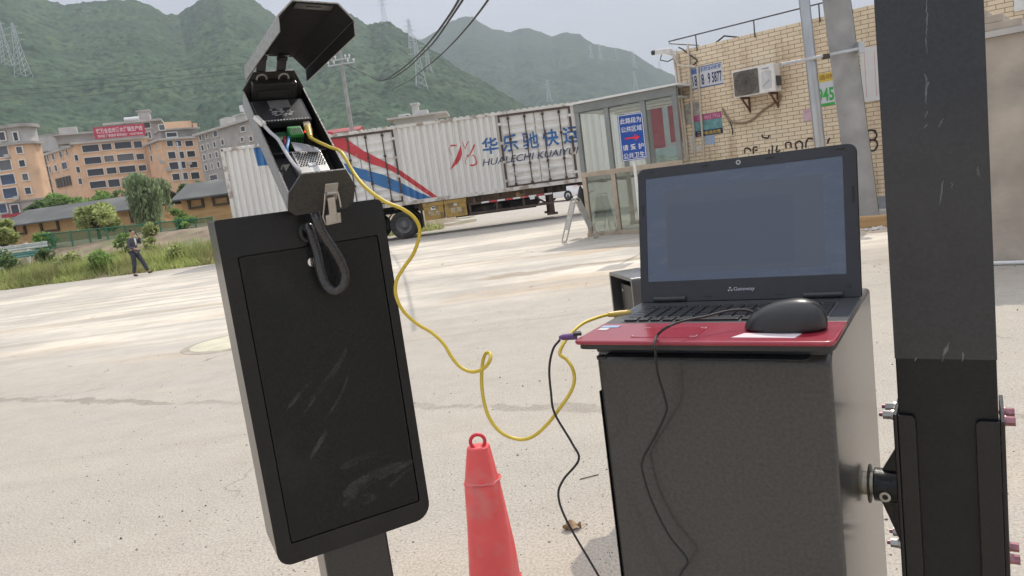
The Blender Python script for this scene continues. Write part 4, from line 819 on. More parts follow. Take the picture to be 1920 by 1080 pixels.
# ---------------------------------------------------------------- blue notice sign
f = Facade(1157, 217, 14.05, 1204.5, 209, 13.95, z0=0); zt = f.z(1180, 213); zb = f.z(1190, 300); SW, SH = f.w, zt - zb
sg = thing('notice_sign', 'blue notice board with white characters and red arrow on a white post before the booth', 'sign', f.o, f.rz)
b = MB(); b.prism(rrect(SW, SH, .03), (SW / 2, 0, (zt + zb) / 2), (1, 0, 0), (0, 0, 1), (0, 1, 0), .02); bd = b.build('board', mat('sign_blue', (.012, .075, .36), .35, .06, 3), sg)
link('border', ring_plate(rrect(SW - .02, SH - .02, .025), rrect(SW - .045, SH - .045, .018), (SW / 2, -.004, (zt + zb) / 2), (1, 0, 0), (0, 0, 1), (0, 1, 0), .002), M_WHITE, bd)
for txt, fy, ww in (('此路段为', .855, .82), ('公共区域', .675, .82), ('请 爱 护', .285, .84), ('公共卫生', .105, .84)):
    letter('lettering', txt, (SW / 2, -.005, zb + SH * fy), (1, 0, 0), (0, 0, 1), SW * ww, SH * .125, M_WHITE, bd, bold=.012)
b = MB(); zc = zb + SH * .48; c_ = SW / 2; a_ = SW * .3
b.prism([(-a_, -.012), (a_ * .4, -.018), (a_ * .3, -.065), (a_, 0), (a_ * .3, .065), (a_ * .4, .018), (-a_, .012)], (c_, -.003, zc), (1, 0, 0), (0, 0, 1), (0, -1, 0), .003); b.build('arrow', mat('sign_red', (.70, .03, .05), .4), bd)
b = MB(); b.cyl((SW * .47, .05, 0), (SW * .47, .05, zb + SH * .7), .028); b.build('post', M_WHITE, sg, smooth=True)
# ================================================================ brick building
f = Facade(1264, 98, 18.2, 1640, 8, 15.2, z0=0); br = thing('brick_building', 'low yellow brick building with a thin black roof railing and spray painted numbers', 'building', f.o, f.rz)
ZR = f.z(1264, 98)
bm2 = bpy.data.materials.new('yellow_brick'); bm2.use_nodes = True
t, L, new, M_, mix, step, nz_, mp_ = node_tools(bm2); pb = t.nodes['Principled BSDF']; pb.inputs['Roughness'].default_value = .85; pb.inputs['Specular IOR Level'].default_value = .25
c = new('ShaderNodeTexCoord').outputs['Object']; s = new('ShaderNodeSeparateXYZ'); L(c, s.inputs[0]); cc = new('ShaderNodeCombineXYZ'); L(M_('ADD', s.outputs[0], s.outputs[1]), cc.inputs[0]); L(s.outputs[2], cc.inputs[1])
bt = new('ShaderNodeTexBrick'); L(cc.outputs[0], bt.inputs[0]); bt.inputs['Scale'].default_value = 1; bt.inputs['Mortar Size'].default_value = .0065; bt.inputs['Mortar Smooth'].default_value = .1; bt.inputs['Brick Width'].default_value = .27; bt.inputs['Row Height'].default_value = .087; bt.inputs['Bias'].default_value = -.1
bt.inputs['Color1'].default_value = (.80, .68, .50, 1); bt.inputs['Color2'].default_value = (.73, .60, .43, 1); bt.inputs['Mortar'].default_value = (.30, .22, .15, 1)
col = mix(M_('MULTIPLY', step(nz_(c, .8, 5), .5, .7), .35), bt.outputs[0], mix(1.0, bt.outputs[0], (.82, .70, .62), 'MULTIPLY'))
col = mix(M_('MULTIPLY', step(nz_(mp_(c, (2.2, 2.2, .3)), 1.2, 6, .65), .48, .68), .6), col, mix(1.0, bt.outputs[0], (.62, .55, .48), 'MULTIPLY')); L(col, pb.inputs['Base Color'])
bp = new('ShaderNodeBump'); bp.inputs['Strength'].default_value = .5; bp.inputs['Distance'].default_value = .008; bp.invert = True; L(bt.outputs['Fac'], bp.inputs['Height']); L(bp.outputs[0], pb.inputs['Normal'])
b = MB(); b.span((0, 0, .35), (12, 6, ZR)); b.build('wall', bm2, br)
b = MB(); b.span((-.02, -.03, 0), (12.02, 6, .348)); b.build('plinth', mat('grey_blue_plinth', (.26, .275, .29), .85, .15, 3), br)
b = MB(); zz = .27
b.cyl((-.1, -.02, ZR + zz), (11.5, -.02, ZR + zz), .016, n=6)
for x in (.6, 2.0, 3.4, 5.0, 6.6, 8.2, 9.8): b.cyl((x, -.02, ZR - .1), (x, -.02, ZR + zz), .014, n=6)
b.tube([(-.1, -.02, ZR + zz), (-.16, .1, ZR + zz - .03), (.4, .5, ZR + .1)], .014, 6); b.build('roof_railing', M_DARKMETAL, br)
b = MB(); b.tube([(.9, .3, ZR + .02), (1.15, .3, ZR + .14), (1.5, .3, ZR + .03)], .02, 6); b.build('roof_cable_loop', M_WIRE, br)
W6 = lambda X, Y: f.uv(1230 + X / 2.57, Y / 2.57)
def wsize(X, Y, a, h): d = W6(X, Y)[2] / 1390 / 2.57; return a * d, h * d
def wl(X, Y, y=-.006): u, z, _ = W6(X, Y); return np.array([u, y, z])
M_SPRAY = mat('black_spray_paint', (.045, .03, .03), .8)
def brush(b, pts, r=.018):
    P = smooth_path([wl(*q) for q in pts], 6); k = len(P); Tn = np.gradient(P, axis=0); Tn /= np.linalg.norm(Tn, axis=1)[:, None] + 1e-9; N = np.stack([-Tn[:, 2], Tn[:, 1] * 0, Tn[:, 0]], 1) * r
    b.add(np.concatenate([P + N, P - N]), [(i, i + 1, k + i + 1, k + i) for i in range(k - 1)])
for strokes in ([[(1062, 632), (1030, 628), (1016, 650), (1028, 672), (1052, 672), (1064, 650), (1050, 628)], [(1040, 672), (1022, 690), (1024, 718), (1048, 726), (1066, 706), (1062, 680), (1040, 672)]],
                [[(428, 740), (430, 716), (450, 716), (458, 730)], [(470, 742), (470, 712), (490, 708)], [(476, 726), (490, 722)]], [[(545, 718), (545, 745)], [(562, 700), (560, 745)], [(585, 700), (580, 730), (600, 725)], [(628, 715), (626, 690), (648, 688), (652, 712)]],
                [[(680, 720), (672, 695), (690, 680), (706, 692), (704, 718)], [(758, 670), (736, 668), (724, 684), (722, 712)]], [[(838, 664), (826, 690)]], [[(512, 648), (516, 662), (540, 664), (546, 650)]]):
    for s_ in strokes: b = MB(); brush(b, s_); b.build('spray_painted_mark', M_SPRAY, br)
def on_wall(X, Y, out=0.0): u, z, _ = W6(X, Y); return f.o + f.u * u + f.n * out + np.array([0, 0, z])
def poster(label, X, Y, a, h, m, texts=(), panels=(), name='poster', out=.004, cat='poster', poly=None):
    W_, H_ = wsize(X, Y, a, h); t_ = thing(name, label, cat, on_wall(X, Y, out), f.rz, 'papers pasted on the brick wall')
    pl = poly or [(-.5, -.5), (.5, -.5), (.5, .5), (-.5, .5)]
    b = MB(); b.prism([(x * W_, z * H_) for x, z in pl], (0, 0, 0), (1, 0, 0), (0, 0, 1), (0, -1, 0), .003); b.build('sheet', m, t_)
    for (x0, z0, x1, z1, pm) in panels:
        b = MB(); b.add([(x * W_, -.0045, z * H_) for x, z in ((x0, z0), (x1, z0), (x1, z1), (x0, z1))], [(0, 1, 2, 3)]); b.build('printed_area', pm, t_)
    for (tx, x, z, w_, h_, tm, bold) in texts: letter('lettering', tx, (x * W_, -.006, z * H_), (1, 0, 0), (0, 0, 1), w_ * W_, h_ * H_, tm, t_, bold)
    return t_
M_PAP = mat('faded_white_paper', (.60, .61, .64), .85, .08, 8, dirt=((.48, .42, .36), 8, .6)); M_NAVY = mat('navy_ink', (.02, .03, .10), .7); M_PBLUE = mat('poster_blue', (.08, .16, .38), .7); M_MAG = mat('poster_magenta', (.42, .09, .22), .7)
M_TEAL = mat('poster_teal', (.14, .30, .31), .75, .35, 9); M_PYEL = mat('poster_yellow', (.62, .47, .06), .7); M_PGRN = mat('poster_green', (.05, .40, .08), .7); M_LBLUE = mat('pale_blue_paper', (.34, .44, .58), .85, .1, 12); M_PINK = mat('pale_pink_paper', (.60, .43, .48), .85, .12, 20)
poster('blue and white phone number sheet left of the air conditioner', 246, 366, 156, 98, M_PAP, [('彩钢活动板房', .14, .34, .66, .2, M_PBLUE, .02), ('187 8', -.29, -.12, .38, .5, M_NAVY, .02), ('9 5877', .25, -.12, .45, .5, M_NAVY, .02)], [(-.5, .46, .5, .5, M_PBLUE), (-.5, -.5, .5, -.46, M_PBLUE), (-.5, .2, -.22, .44, M_PBLUE)])
poster('poster with magenta strip, teal picture and navy band below the cable hole', 252, 600, 142, 100, M_TEAL, [('138 4862 7956', .05, .36, .8, .18, mat('poster_rose_ink', (.7, .35, .45), .7), .01), ('二手板房出售', 0, -.37, .85, .18, M_PYEL, .015)], [(-.5, .22, .5, .5, M_MAG), (-.5, -.5, .5, -.24, M_NAVY)])
poster('grey weathered remains of stencilled paper under the conduits', 172, 548, 96, 108, mat('weathered_paper', (.36, .33, .29), .9, .35, 9), poly=[(-.5, .4), (.1, .5), (.5, .45), (.42, .1), (.5, -.2), (.2, -.5), (-.3, -.42), (-.42, 0)])
poster('plain pale blue paper square below the magenta poster', 260, 674, 50, 42, M_LBLUE)
poster('torn white paper among the conduits', 188, 690, 56, 74, mat('torn_white_paper', (.66, .64, .61), .85, .05), poly=[(-.5, .5), (.1, .46), (.0, .1), (.2, -.25), (.5, -.3), (.42, -.5), (-.4, -.5)])
poster('green and yellow phone poster beside the steel pipe', 812, 432, 88, 150, M_PAP, [('945', .05, -.16, .86, .42, M_PGRN, .03), ('活动', .1, .38, .7, .16, mat('poster_brown_ink', (.3, .12, .03), .7), .02)], [(-.5, .24, .5, .5, M_PYEL), (-.5, -.5, .5, -.42, M_PGRN)])
poster('small pink notice left of the steel pipe', 730, 555, 38, 54, M_PINK, [('告示', 0, .3, .6, .16, M_MAG, 0)])
poster('tall white framed notice sheet between the concrete pole and the boom', 1034, 358, 78, 250, mat('white_notice', (.66, .65, .645), .7, .03), [], [(-.28, -.42, -.26, .42, mat('notice_red_line', (.5, .12, .12), .7)), (.28, -.42, .3, .42, MATS['notice_red_line'] if 'notice_red_line' in MATS else M_MAG)], out=.02)
u, z, _ = f.uv(1908, 8); t_ = thing('red_letter_sign', 'white sign with red characters on the brick wall at the top right corner', 'sign', f.o + f.u * u + f.n * .02 + np.array([0, 0, z]), f.rz); b = MB(); b.span((-.05, -.01, -.12), (1.2, .01, .4)); b.build('board', M_WHITE, t_); letter('lettering', '中心', (.55, -.014, .15), (1, 0, 0), (0, 0, 1), 1.0, .4, mat('sign_crimson', (.55, .04, .08), .6), t_, .03)
# air conditioner
u, z, d = W6(508, 392); k_ = d / 1390 / 2.57 * .97; AW, AH = 205 * k_, 128 * k_
ac = thing('air_conditioner', 'old white outdoor air conditioner unit with dusty fan grille on rusty brackets', 'air conditioner', f.o + f.u * u + f.n * .1 + np.array([0, 0, z - AH / 2]), f.rz)
b = MB(); b.span((-AW / 2, -.33, 0), (AW / 2, 0, AH)); b.build('casing', mat('aged_ac_white', (.74, .72, .69), .55, .05, 6, dirt=((.42, .36, .30), 5, .5)), ac, bevel=.012)
fx = -AW / 2 + AH * .52; b = MB(); b.prism(rrect(AH * .96, AH * .9, .03), (fx, -.332, AH / 2), (1, 0, 0), (0, 0, 1), (0, -1, 0), .012); g_ = b.build('grille', mat('dusty_grille', (.165, .145, .125), .8, .25, 14), ac)
b = MB()
for r_ in np.linspace(.05, .44, 9) * AH: b.tube([(fx + r_ * cos(t), -.347, AH / 2 + r_ * sin(t)) for t in np.linspace(0, 2 * pi, 25)], .003, 4, False)
for t in np.arange(8) * pi / 8: b.beam((fx - .43 * AH * cos(t), -.346, AH / 2 - .43 * AH * sin(t)), (fx + .43 * AH * cos(t), -.346, AH / 2 + .43 * AH * sin(t)), .004)
b.build('guard_wires', M_DARKMETAL, g_)
b = MB(); b.span((AW * .2, -.336, AH * .16), (AW * .42, -.331, AH * .78)); b.build('front_panel', mat('ac_panel', (.55, .55, .55), .5), ac)
letter('lettering', 'GREE', (AW * .3, -.337, AH * .87), (1, 0, 0), (0, 0, 1), AW * .17, AH * .055, M_DARKMETAL, ac)
b = MB()
for i in range(3): b.beam((AW * .24 + i * .045, -.3375, AH * .24 + i * .035), (AW * .27 + i * .045, -.3375, AH * .33 + i * .035), .012, .003)
b.build('stripe_mark', M_DARKMETAL, ac)
for x in (-AW * .33, AW * .36):
    b = MB(); b.beam((x, .09, -.02), (x, -.36, -.02), .04); b.beam((x, .09, -.3), (x, -.3, -.035), .03); b.beam((x, .08, .0), (x, .08, -.34), .035); b.build('bracket', mat('rusted_bracket', (.13, .055, .035), .9, .3, 10), ac)
b = MB(); b.span((AW / 2, -.26, AH * .2), (AW / 2 + .05, -.1, AH * .55)); b.build('valve_cover', M_DARKMETAL, ac)
def cable_on_wall(name, label, pts, r, m, out=.03, cat='cable'):
    P = smooth_path([on_wall(X, Y, out) for X, Y in pts], 8); b = MB(); o = P[0].copy(); b.tube(P - o, r, 8); q = b.build(name, m, smooth=True); q.location = o; return tag(q, label, cat)
cable_on_wall('insulated_hose', 'taped brown hose sagging from the air conditioner to the hole in the brick wall', [(605, 455), (598, 480), (560, 505), (515, 535), (470, 575), (425, 592), (380, 590), (352, 575), (332, 540), (322, 522)], .025, mat('brown_tape', (.28, .21, .13), .8, .2, 20))
cable_on_wall('loose_cable', 'short dark cable hanging below the wall hole', [(326, 528), (345, 560), (362, 595), (370, 625), (372, 650)], .012, MATS['wire_black'])
cable_on_wall('black_cable', 'black cable kinked under the security camera', [(112, 228), (135, 240), (165, 265), (195, 285), (200, 296), (180, 316)], .016, MATS['wire_black'])
M_COND = mat('cream_conduit', (.56, .49, .40), .6, .08, 4)
for i, (a, c, lab) in enumerate([((90, 268), (152, 775), 'cream conduit pipe nearest the corner of the brick building'), ((106, 268), (160, 775), 'cream conduit pipe second from the corner of the brick building'), ((158, 212), (192, 760), 'cream conduit pipe third from the corner, crossing the phone sheet edge'), ((204, 320), (236, 760), 'cream conduit pipe farthest from the corner, over the magenta poster')]):
    p1, p0 = on_wall(*a, .05), on_wall(*c, .05); p0[2] = max(p0[2], .35); b = MB(); b.tube([(0, 0, 0), p1 - p0], .026, 8); q = b.build('conduit_pipe', M_COND, smooth=True); q.location = p0; tag(q, lab, 'pipe', 'conduits on the brick wall')
cable_on_wall('conduit_branch', 'cream branch pipe running from the security camera across to the conduits', [(98, 275), (112, 305), (125, 316), (160, 318), (200, 322)], .022, M_COND, .09, 'pipe')
q = on_wall(88, 250, .1); cm = thing('security_camera', 'white security camera on a bracket at the corner of the brick building', 'camera', q, f.rz)
b = MB(); b.box((-.12, -.18, .02), (.42, .13, .12), rot_axes(0, .1, 0)); b.build('housing', mat('camera_white', (.62, .6, .58), .5), cm, bevel=.02); b = MB(); b.cyl((-.33, -.18, .045), (-.43, -.18, .055), .055, .06, 14); b.build('lens', mat('lens_black', (.02, .02, .02), .2), cm, smooth=True)
b = MB(); b.beam((-.05, -.17, -.03), (.02, .08, -.1), .05); b.span((-.03, .05, -.2), (.08, .1, .02)); b.build('bracket', MATS['camera_white'], cm); b = MB(); b.tube([(-.2, -.16, -.03), (-.28, -.1, -.14), (-.14, 0, -.2), (0, .05, -.15)], .014, 6); b.build('cable', M_WIRE, cm)
# leaning concrete pole with bracket arm, steel pipe
r, o, a, b_ = pole_between('concrete_pole', 'thick weathered concrete pole leaning left in front of the brick wall', (1621, 400), (1568, 0), 14.45, .25, .232, 2.5, M_CONC)
d_ = (b_ - a) / np.linalg.norm(b_ - a); b = MB(); e = np.array([.25, -.05, 0]); b.tube([a - o + e, (a + b_) / 2 - o + e * .97, b_ - o + e * .94], .012, 6); b.build('ground_cable', mat('green_cable', (.05, .12, .09), .6), r)
p0 = at(1464, 121, 14.12) - o; p1 = at(1613, 91, 14.12) - o; b = MB(); b.beam(p0, p1, .09, .05); b.build('bracket_arm', M_GALV, r, bevel=.004); b = MB(); b.box(p1 + (0, .02, .02), (.11, .16, .2)); b.build('end_plate', M_GALV, r); b = MB(); b.box(p0 + (p1 - p0) * .56 + (0, -.03, -.02), (.12, .06, .09)); b.build('clamp', M_RUST, r)
pole_between('steel_pipe', 'bright galvanised steel pipe standing left of the concrete pole', (1545, 340), (1508, 0), 14.3, .1, .096, 2.2, mat('bright_zinc', (.48, .50, .52), .28, .15, 5, metal=.8, stretch=(1, 1, .3)), 'pipe')
# wood beam, debris, bottle near the pole foot
q = gnd(1634, 427); t_ = thing('wooden_beam', 'squared timber beam lying at the foot of the concrete pole', 'beam', (q[0], q[1], 0), f.rz + .1); b = MB(); b.span((-.9, 0, 0), (.75, .2, .2)); b.build('timber', mat('fresh_timber', (.46, .30, .14), .8, .2, 3, stretch=(.4, 4, 4)), t_, bevel=.008)
q = gnd(1615, 434); g = np.random.default_rng(3); b = MB()
for i in range(26): b.box((g.uniform(-.35, .4), g.uniform(-.08, .1), .015), g.uniform(.03, .1, 3) * (1, 1, .4), rot_axes(g.uniform(-.4, .4), g.uniform(-.4, .4), g.uniform(0, 3)))
o = b.build('paper_scraps', mat('scrap_white', (.66, .66, .65), .8)); o.location = (q[0], q[1], .005); tag(o, 'crumpled white paper scraps on the ground by the timber beam', 'litter')
q = at(1644, 398, 14.6); t_ = thing('small_bottle', 'small dark glass bottle standing behind the timber beam', 'bottle', (q[0], q[1], .1)); b = MB(); b.tube([(0, 0, 0), (0, 0, .01), (0, 0, .14), (0, 0, .2), (0, 0, .27)], [.03, .045, .045, .018, .018], 12); b.build('glass_body', mat('dark_bottle_glass', (.06, .05, .035), .15), t_, smooth=True); b = MB(); b.cyl((0, 0, .265), (0, 0, .29), .021); b.build('cap', M_GALV, t_)
q = gnd(1645, 404); t_ = thing('concrete_kerb', 'pale concrete kerb along the foot of the brick wall', 'kerb', (q[0], q[1], 0), f.rz); b = MB(); b.span((-1.5, 0, 0), (2.5, .5, .1)); b.build('kerb', M_PALE, t_, bevel=.01)
# ================================================================ concrete stair wall at the right
f = Facade(1740, 60, 8.75, 1960, 45, 8.05, z0=0); sw = thing('concrete_stair', 'grey cement stair wall with stepped top edge right of the boom', 'staircase', f.o, f.rz)
ZW = f.z(1885, 66); M_CEM = mat('rough_cement_wall', (.43, .37, .305), .9, .22, 1.6, bump=.9, bscale=9, dirt=((.27, .25, .225), 1.3, .65), detail=8)
b = MB(); b.span((-.5, 0, 0), (3.2, 1.4, ZW)); b.build('wall', M_CEM, sw)
b = MB(); b.span((-.5, -.05, ZW + .003), (3.2, 1.4, ZW + .07)); b.build('ledge', mat('ledge_cement', (.46, .44, .41), .85, .12, 2), sw)
xr = f.uv(1916, 30)[0]
for i in range(6):
    b = MB(); x1 = xr - i * .17; b.span((-.5, -.02 + i * .012, ZW + .073 + i * .085), (x1, 1.4, ZW + .155 + i * .085)); b.build('step', M_CEM, sw, bevel=.006)
b = MB(); b.cyl((-.5, -.06, .03), (3.2, -.06, .03), .022, n=8); b.build('edge_pipe', M_WHITE, sw, smooth=True)
# ================================================================ walking person
def skin_mesh(verts, edges, radii, sub=2):
    me = bpy.data.meshes.new('figure'); me.from_pydata(verts, edges, []); o = bpy.data.objects.new('figure', me); COL.objects.link(o)
    sk = o.modifiers.new('skin', 'SKIN'); ss = o.modifiers.new('sub', 'SUBSURF'); ss.levels = sub; ss.render_levels = sub
    for i, r_ in enumerate(radii): me.skin_vertices[0].data[i].radius = (r_, r_) if np.isscalar(r_) else r_
    me.skin_vertices[0].data[0].use_root = True
    dg = bpy.context.evaluated_depsgraph_get(); dg.update(); res = bpy.data.meshes.new_from_object(o.evaluated_get(dg)); bpy.data.objects.remove(o); return res
def figure(name, chains, m, parent, sub=2):
    """chains: lists of (x, y, z, radius); a chain may start with the name of a shared joint"""
    V, E, R2, idx = [], [], [], {}
    for ch in chains:
        prev = None
        for p in ch:
            key = tuple(np.round(p[:3], 4))
            if key not in idx: idx[key] = len(V); V.append(p[:3]); R2.append(p[3])
            if prev is not None and prev != idx[key]: E.append((prev, idx[key]))
            prev = idx[key]
    me = skin_mesh(V, E, R2, sub); o = link(name, me, m, parent, smooth='all'); return o
q = gnd(262, 517); pe = thing('person', 'person in a grey suit walking along the road edge with a phone at the face', 'person', (q[0], q[1] , 0))
SK = mat('skin', (.46, .27, .18), .55, .06, 12); pel = (-.03, 0, .93, .12); ch_ = (-.02, 0, 1.30, .135); nk = (.0, 0, 1.46, .055)
nsh, fsh = (-.04, -.17, 1.36, .055), (0, .17, 1.36, .055); nel, fel = (-.07, -.23, 1.08, .043), (.16, .24, 1.17, .04); nwr, fwr = (.17, -.22, 1.0, .03), (.17, .12, 1.47, .03)
nhip, fhip = (-.04, -.09, .88, .09), (-.01, .09, .88, .09); rk, rf = (-.05, -.09, .49, .058), (-.15, -.09, .1, .03); fk, ff = (.16, .1, .50, .058), (.30, .1, .1, .03)
hand = lambda w_, dx, dy, dz: [[w_, (w_[0] + dx * .6, w_[1] + dy * .6, w_[2] + dz * .6, .03)] + [(w_[0] + dx * 1.0, w_[1] + dy + k * .001, w_[2] + dz, .024)]] + [[(w_[0] + dx * 1.0, w_[1] + dy + k0 * .001, w_[2] + dz, .024), (w_[0] + dx * 1.5 - .003 * j, w_[1] + dy * 1.5 + (j - 1.5) * .018, w_[2] + dz * 1.5, .008), (w_[0] + dx * 1.9 - .01, w_[1] + dy * 1.7 + (j - 1.5) * .02, w_[2] + dz * 1.9 - .012, .007)] for j in range(4) for k0 in (0,)] + [[(w_[0] + dx * .6, w_[1] + dy * .6, w_[2] + dz * .6, .03), (w_[0] + dx * .9 + .012, w_[1] + dy * .9 - .03, w_[2] + dz * .9 + .012, .009), (w_[0] + dx * 1.25 + .02, w_[1] + dy * 1.2 - .035, w_[2] + dz * 1.2 + .012, .008)]]
k = 0
hd = (.035, 0, 1.60, .088)
figure('body', [[pel, (-.03, 0, 1.1, .115), ch_, nk, (.015, 0, 1.52, .06), hd, (.03, 0, 1.67, .075)], [hd, (.115, 0, 1.565, .028)], [ch_, nsh, nel, nwr], [ch_, fsh, fel, fwr], [pel, nhip, rk, rf, (-.09, -.09, .05, .02)], [pel, fhip, fk, ff, (.36, .1, .07, .02)]] + hand(nwr, .06, 0, -.02) + hand(fwr, .0, -.03, .055), SK, pe)
SUIT = mat('grey_suit', (.075, .078, .092), .85, .12, 14); TROU = mat('dark_grey_trousers', (.045, .048, .06), .85, .12, 14)
figure('jacket', [[(-.03, 0, .86, .15), (-.03, 0, 1.1, .138), (-.02, 0, 1.30, .158), (-.005, 0, 1.42, .09)], [(-.02, 0, 1.30, .158), (-.04, -.17, 1.355, .075), (-.07, -.23, 1.08, .06), (.13, -.222, 1.01, .047)], [(-.02, 0, 1.30, .158), (0, .17, 1.355, .075), (.16, .24, 1.17, .058), (.168, .15, 1.41, .045)]], SUIT, pe)
figure('trousers', [[(-.03, 0, .93, .138), (-.04, -.09, .86, .108), (-.05, -.09, .49, .08), (-.145, -.09, .11, .066)], [(-.03, 0, .93, .138), (-.01, .09, .86, .108), (.16, .1, .50, .08), (.295, .1, .12, .066)]], TROU, pe)
figure('shirt', [[(.105, -.03, 1.40, .035), (.125, -.05, 1.25, .035), (.115, -.04, 1.12, .02)]], M_WHITE, pe)
for p in ([(-.18, -.09, .06, .045), (-.11, -.09, .045, .042), (-.01, -.09, .032, .03)], [(.27, .1, .075, .045), (.35, .1, .075, .042), (.45, .1, .085, .03)]): figure('shoe', [p], mat('black_shoe', (.02, .02, .02), .4), pe)
figure('hair', [[(-.01, 0, 1.63, .088), (.02, 0, 1.685, .082), (.07, 0, 1.70, .05)]], mat('black_hair', (.018, .015, .014), .6), pe)
for y in (-.03, .03): b = MB(); b.box((.118, y, 1.615), (.012, .022, .012)); b.build('eye', MATS['black_hair'], pe)
b = MB(); b.box((.113, 0, 1.55), (.014, .04, .01)); b.build('mouth', mat('lip', (.32, .13, .11), .6), pe)
for y in (-.088, .088): b = MB(); b.tube([(.02, y, 1.565), (.012, y * 1.06, 1.595), (.018, y, 1.63)], [.008, .016, .01], 6); b.build('ear', SK, pe, smooth=True)
ph = MB(); ph.box((0, 0, .065), (.02, .062, .13)); ph = ph.build('mobile_phone', mat('phone_black', (.015, .015, .02), .25), bevel=.006); ph.location = np.array(pe.location) + (.185, .055, 1.475); ph.rotation_euler = (.1, -.25, 0); tag(ph, 'black mobile phone held to the face of the walking person', 'phone')
# ================================================================ near things
class Frame:
    def __init__(s, O, az): s.O = np.array(O, float); s.W = np.array([cos(az), -sin(az), 0]); s.D = np.array([sin(az), cos(az), 0]); s.rz = -az
    def w(s, x, y, z): return s.O + s.W * x + s.D * y + np.array([0, 0, z])
    def l(s, p): q = np.asarray(p, float) - s.O; return np.stack([q @ s.W, q @ s.D, q[..., 2]], -1)
    def on(s, px, py, y=0.0):
        r = bearing(px, py); e = np.array([0, 0, EYE]) - s.O; t = (y - e @ s.D) / (r @ s.D); return s.l(s.O + e + r * t)
def polar_prof(b, prof, n=32, o=(0, 0, 0), cap=True):
    a = np.arange(n) * 2 * pi / n; V = np.array([[(r_ * cos(t) + o[0], r_ * sin(t) + o[1], z + o[2]) for t in a] for r_, z in prof]).reshape(-1, 3)
    b.add(V, [(i * n + j, i * n + (j + 1) % n, (i + 1) * n + (j + 1) % n, (i + 1) * n + j) for i in range(len(prof) - 1) for j in range(n)]); return b
def powder(name, col, rough=.42, dust=None, stretch=(1, 1, 1), spec=.5, lo=.56, hi=.72, sc=3.0, bump=.35, coat=.55):
    return mat(name, col, rough, .3, 170, bump=bump * .5, bscale=320, spec=spec, dirt=(dust, sc, .5) if dust else None, stretch=stretch, dirt_lo=lo, dirt_hi=hi, coat=coat)
M_BLK = powder('black_powder_coat', (.0075, .0078, .0088), .34, (.03, .03, .03), spec=.25, coat=.32); M_DOOR = powder('dusty_black_door', (.0105, .0108, .011), .5, (.05, .049, .047), spec=.2, coat=.18, lo=.55, hi=.75, sc=4.5)
M_CAB = powder('cabinet_speckled_black', (.038, .0375, .0365), .34, (.07, .067, .063), lo=.5, hi=.8, sc=2.2)
M_STEEL = mat('brushed_stainless', (.55, .53, .50), .32, .1, 30, metal=.85); M_CHROME = mat('chrome', (.75, .75, .76), .12, .02, metal=1.0)
M_IRID = mat('purple_zinc_bolt', (.33, .16, .18), .3, .4, 60, metal=.9); M_GOLD = mat('yellow_zinc', (.50, .46, .36), .35, .2, 40, metal=.8)
M_BLKPL = mat('black_plastic_matt', (.022, .022, .023), .5, .15, 20)
# ---------------------------------------------------------------- licence plate camera column
fr = Frame((-.3311, 1.25, 0), radians(-26.6)); colm = thing('camera_column', 'black parking camera column with locked box and open topped camera head, its lid raised', 'parking camera', fr.O, fr.rz)
BWD, BH, ZTOP, BDP = .279, .597, 1.697, .098; zc = ZTOP - BH / 2
def uneven(w_, h_):
    out = []
    for (sx, sy, r_, a0) in ((1, 1, .012, 0), (-1, 1, .004, pi / 2), (-1, -1, .024, pi), (1, -1, .03, 1.5 * pi)):
        for i in range(7): a = a0 + i * pi / 12; out.append((sx * (w_ / 2 - r_) + r_ * cos(a), sy * (h_ / 2 - r_) + r_ * sin(a)))
    return out
b = MB(); b.prism(uneven(BWD, BH), (0, .012, zc), (1, 0, 0), (0, 0, 1), (0, 1, 0), BDP); box_ = b.build('cabinet_box', M_BLK, colm, smooth=True)
dx0, dx1, dz0, dz1 = -.1145, .1225, zc - BH / 2 + .036, zc + BH / 2 - .062; DC = ((dx0 + dx1) / 2, (dz0 + dz1) / 2); DS = (dx1 - dx0, dz1 - dz0)
hole = [(x + DC[0], z + DC[1] - zc) for x, z in rrect(DS[0], DS[1], .004, 2)]
link('front_rim', ring_plate(uneven(BWD, BH), hole, (0, 0, zc), (1, 0, 0), (0, 0, 1), (0, 1, 0), .0118), M_BLK, box_)
b = MB(); b.prism(rrect(DS[0] - .004, DS[1] - .004, .003, 2), (DC[0], .001, DC[1]), (1, 0, 0), (0, 0, 1), (0, 1, 0), .009); b.build('door', M_DOOR, box_)
lk = fr.on(585, 491); b = MB(); b.prism([(.008 * cos(t), .008 * sin(t)) for t in np.linspace(0, 2 * pi, 24, endpoint=False)], (lk[0], .001, lk[2]), (1, 0, 0), (0, 0, 1), (0, -1, 0), .006); b.prism([(-.001, -.004), (.001, -.004), (.001, .004), (-.001, .004)], (lk[0], -.0051, lk[2]), (1, 0, 0), (0, 0, 1), (0, -1, 0), .0004); b.build('lock', M_CHROME, box_, smooth=True)
px_ = (fr.on(606, 1040)[0] + fr.on(741, 1040)[0]) / 2; b = MB(); b.span((px_ - .059, .018, 0), (px_ + .059, .1, ZTOP - BH + .05)); b.build('post', powder('scuffed_black_post', (.02, .02, .021), .4, (.22, .21, .2), lo=.66, hi=.72, sc=9), colm, bevel=.004)
b = MB(); b.span((px_ - .11, -.04, 0), (px_ + .11, .17, .012)); b.build('base_plate', M_BLK, colm)
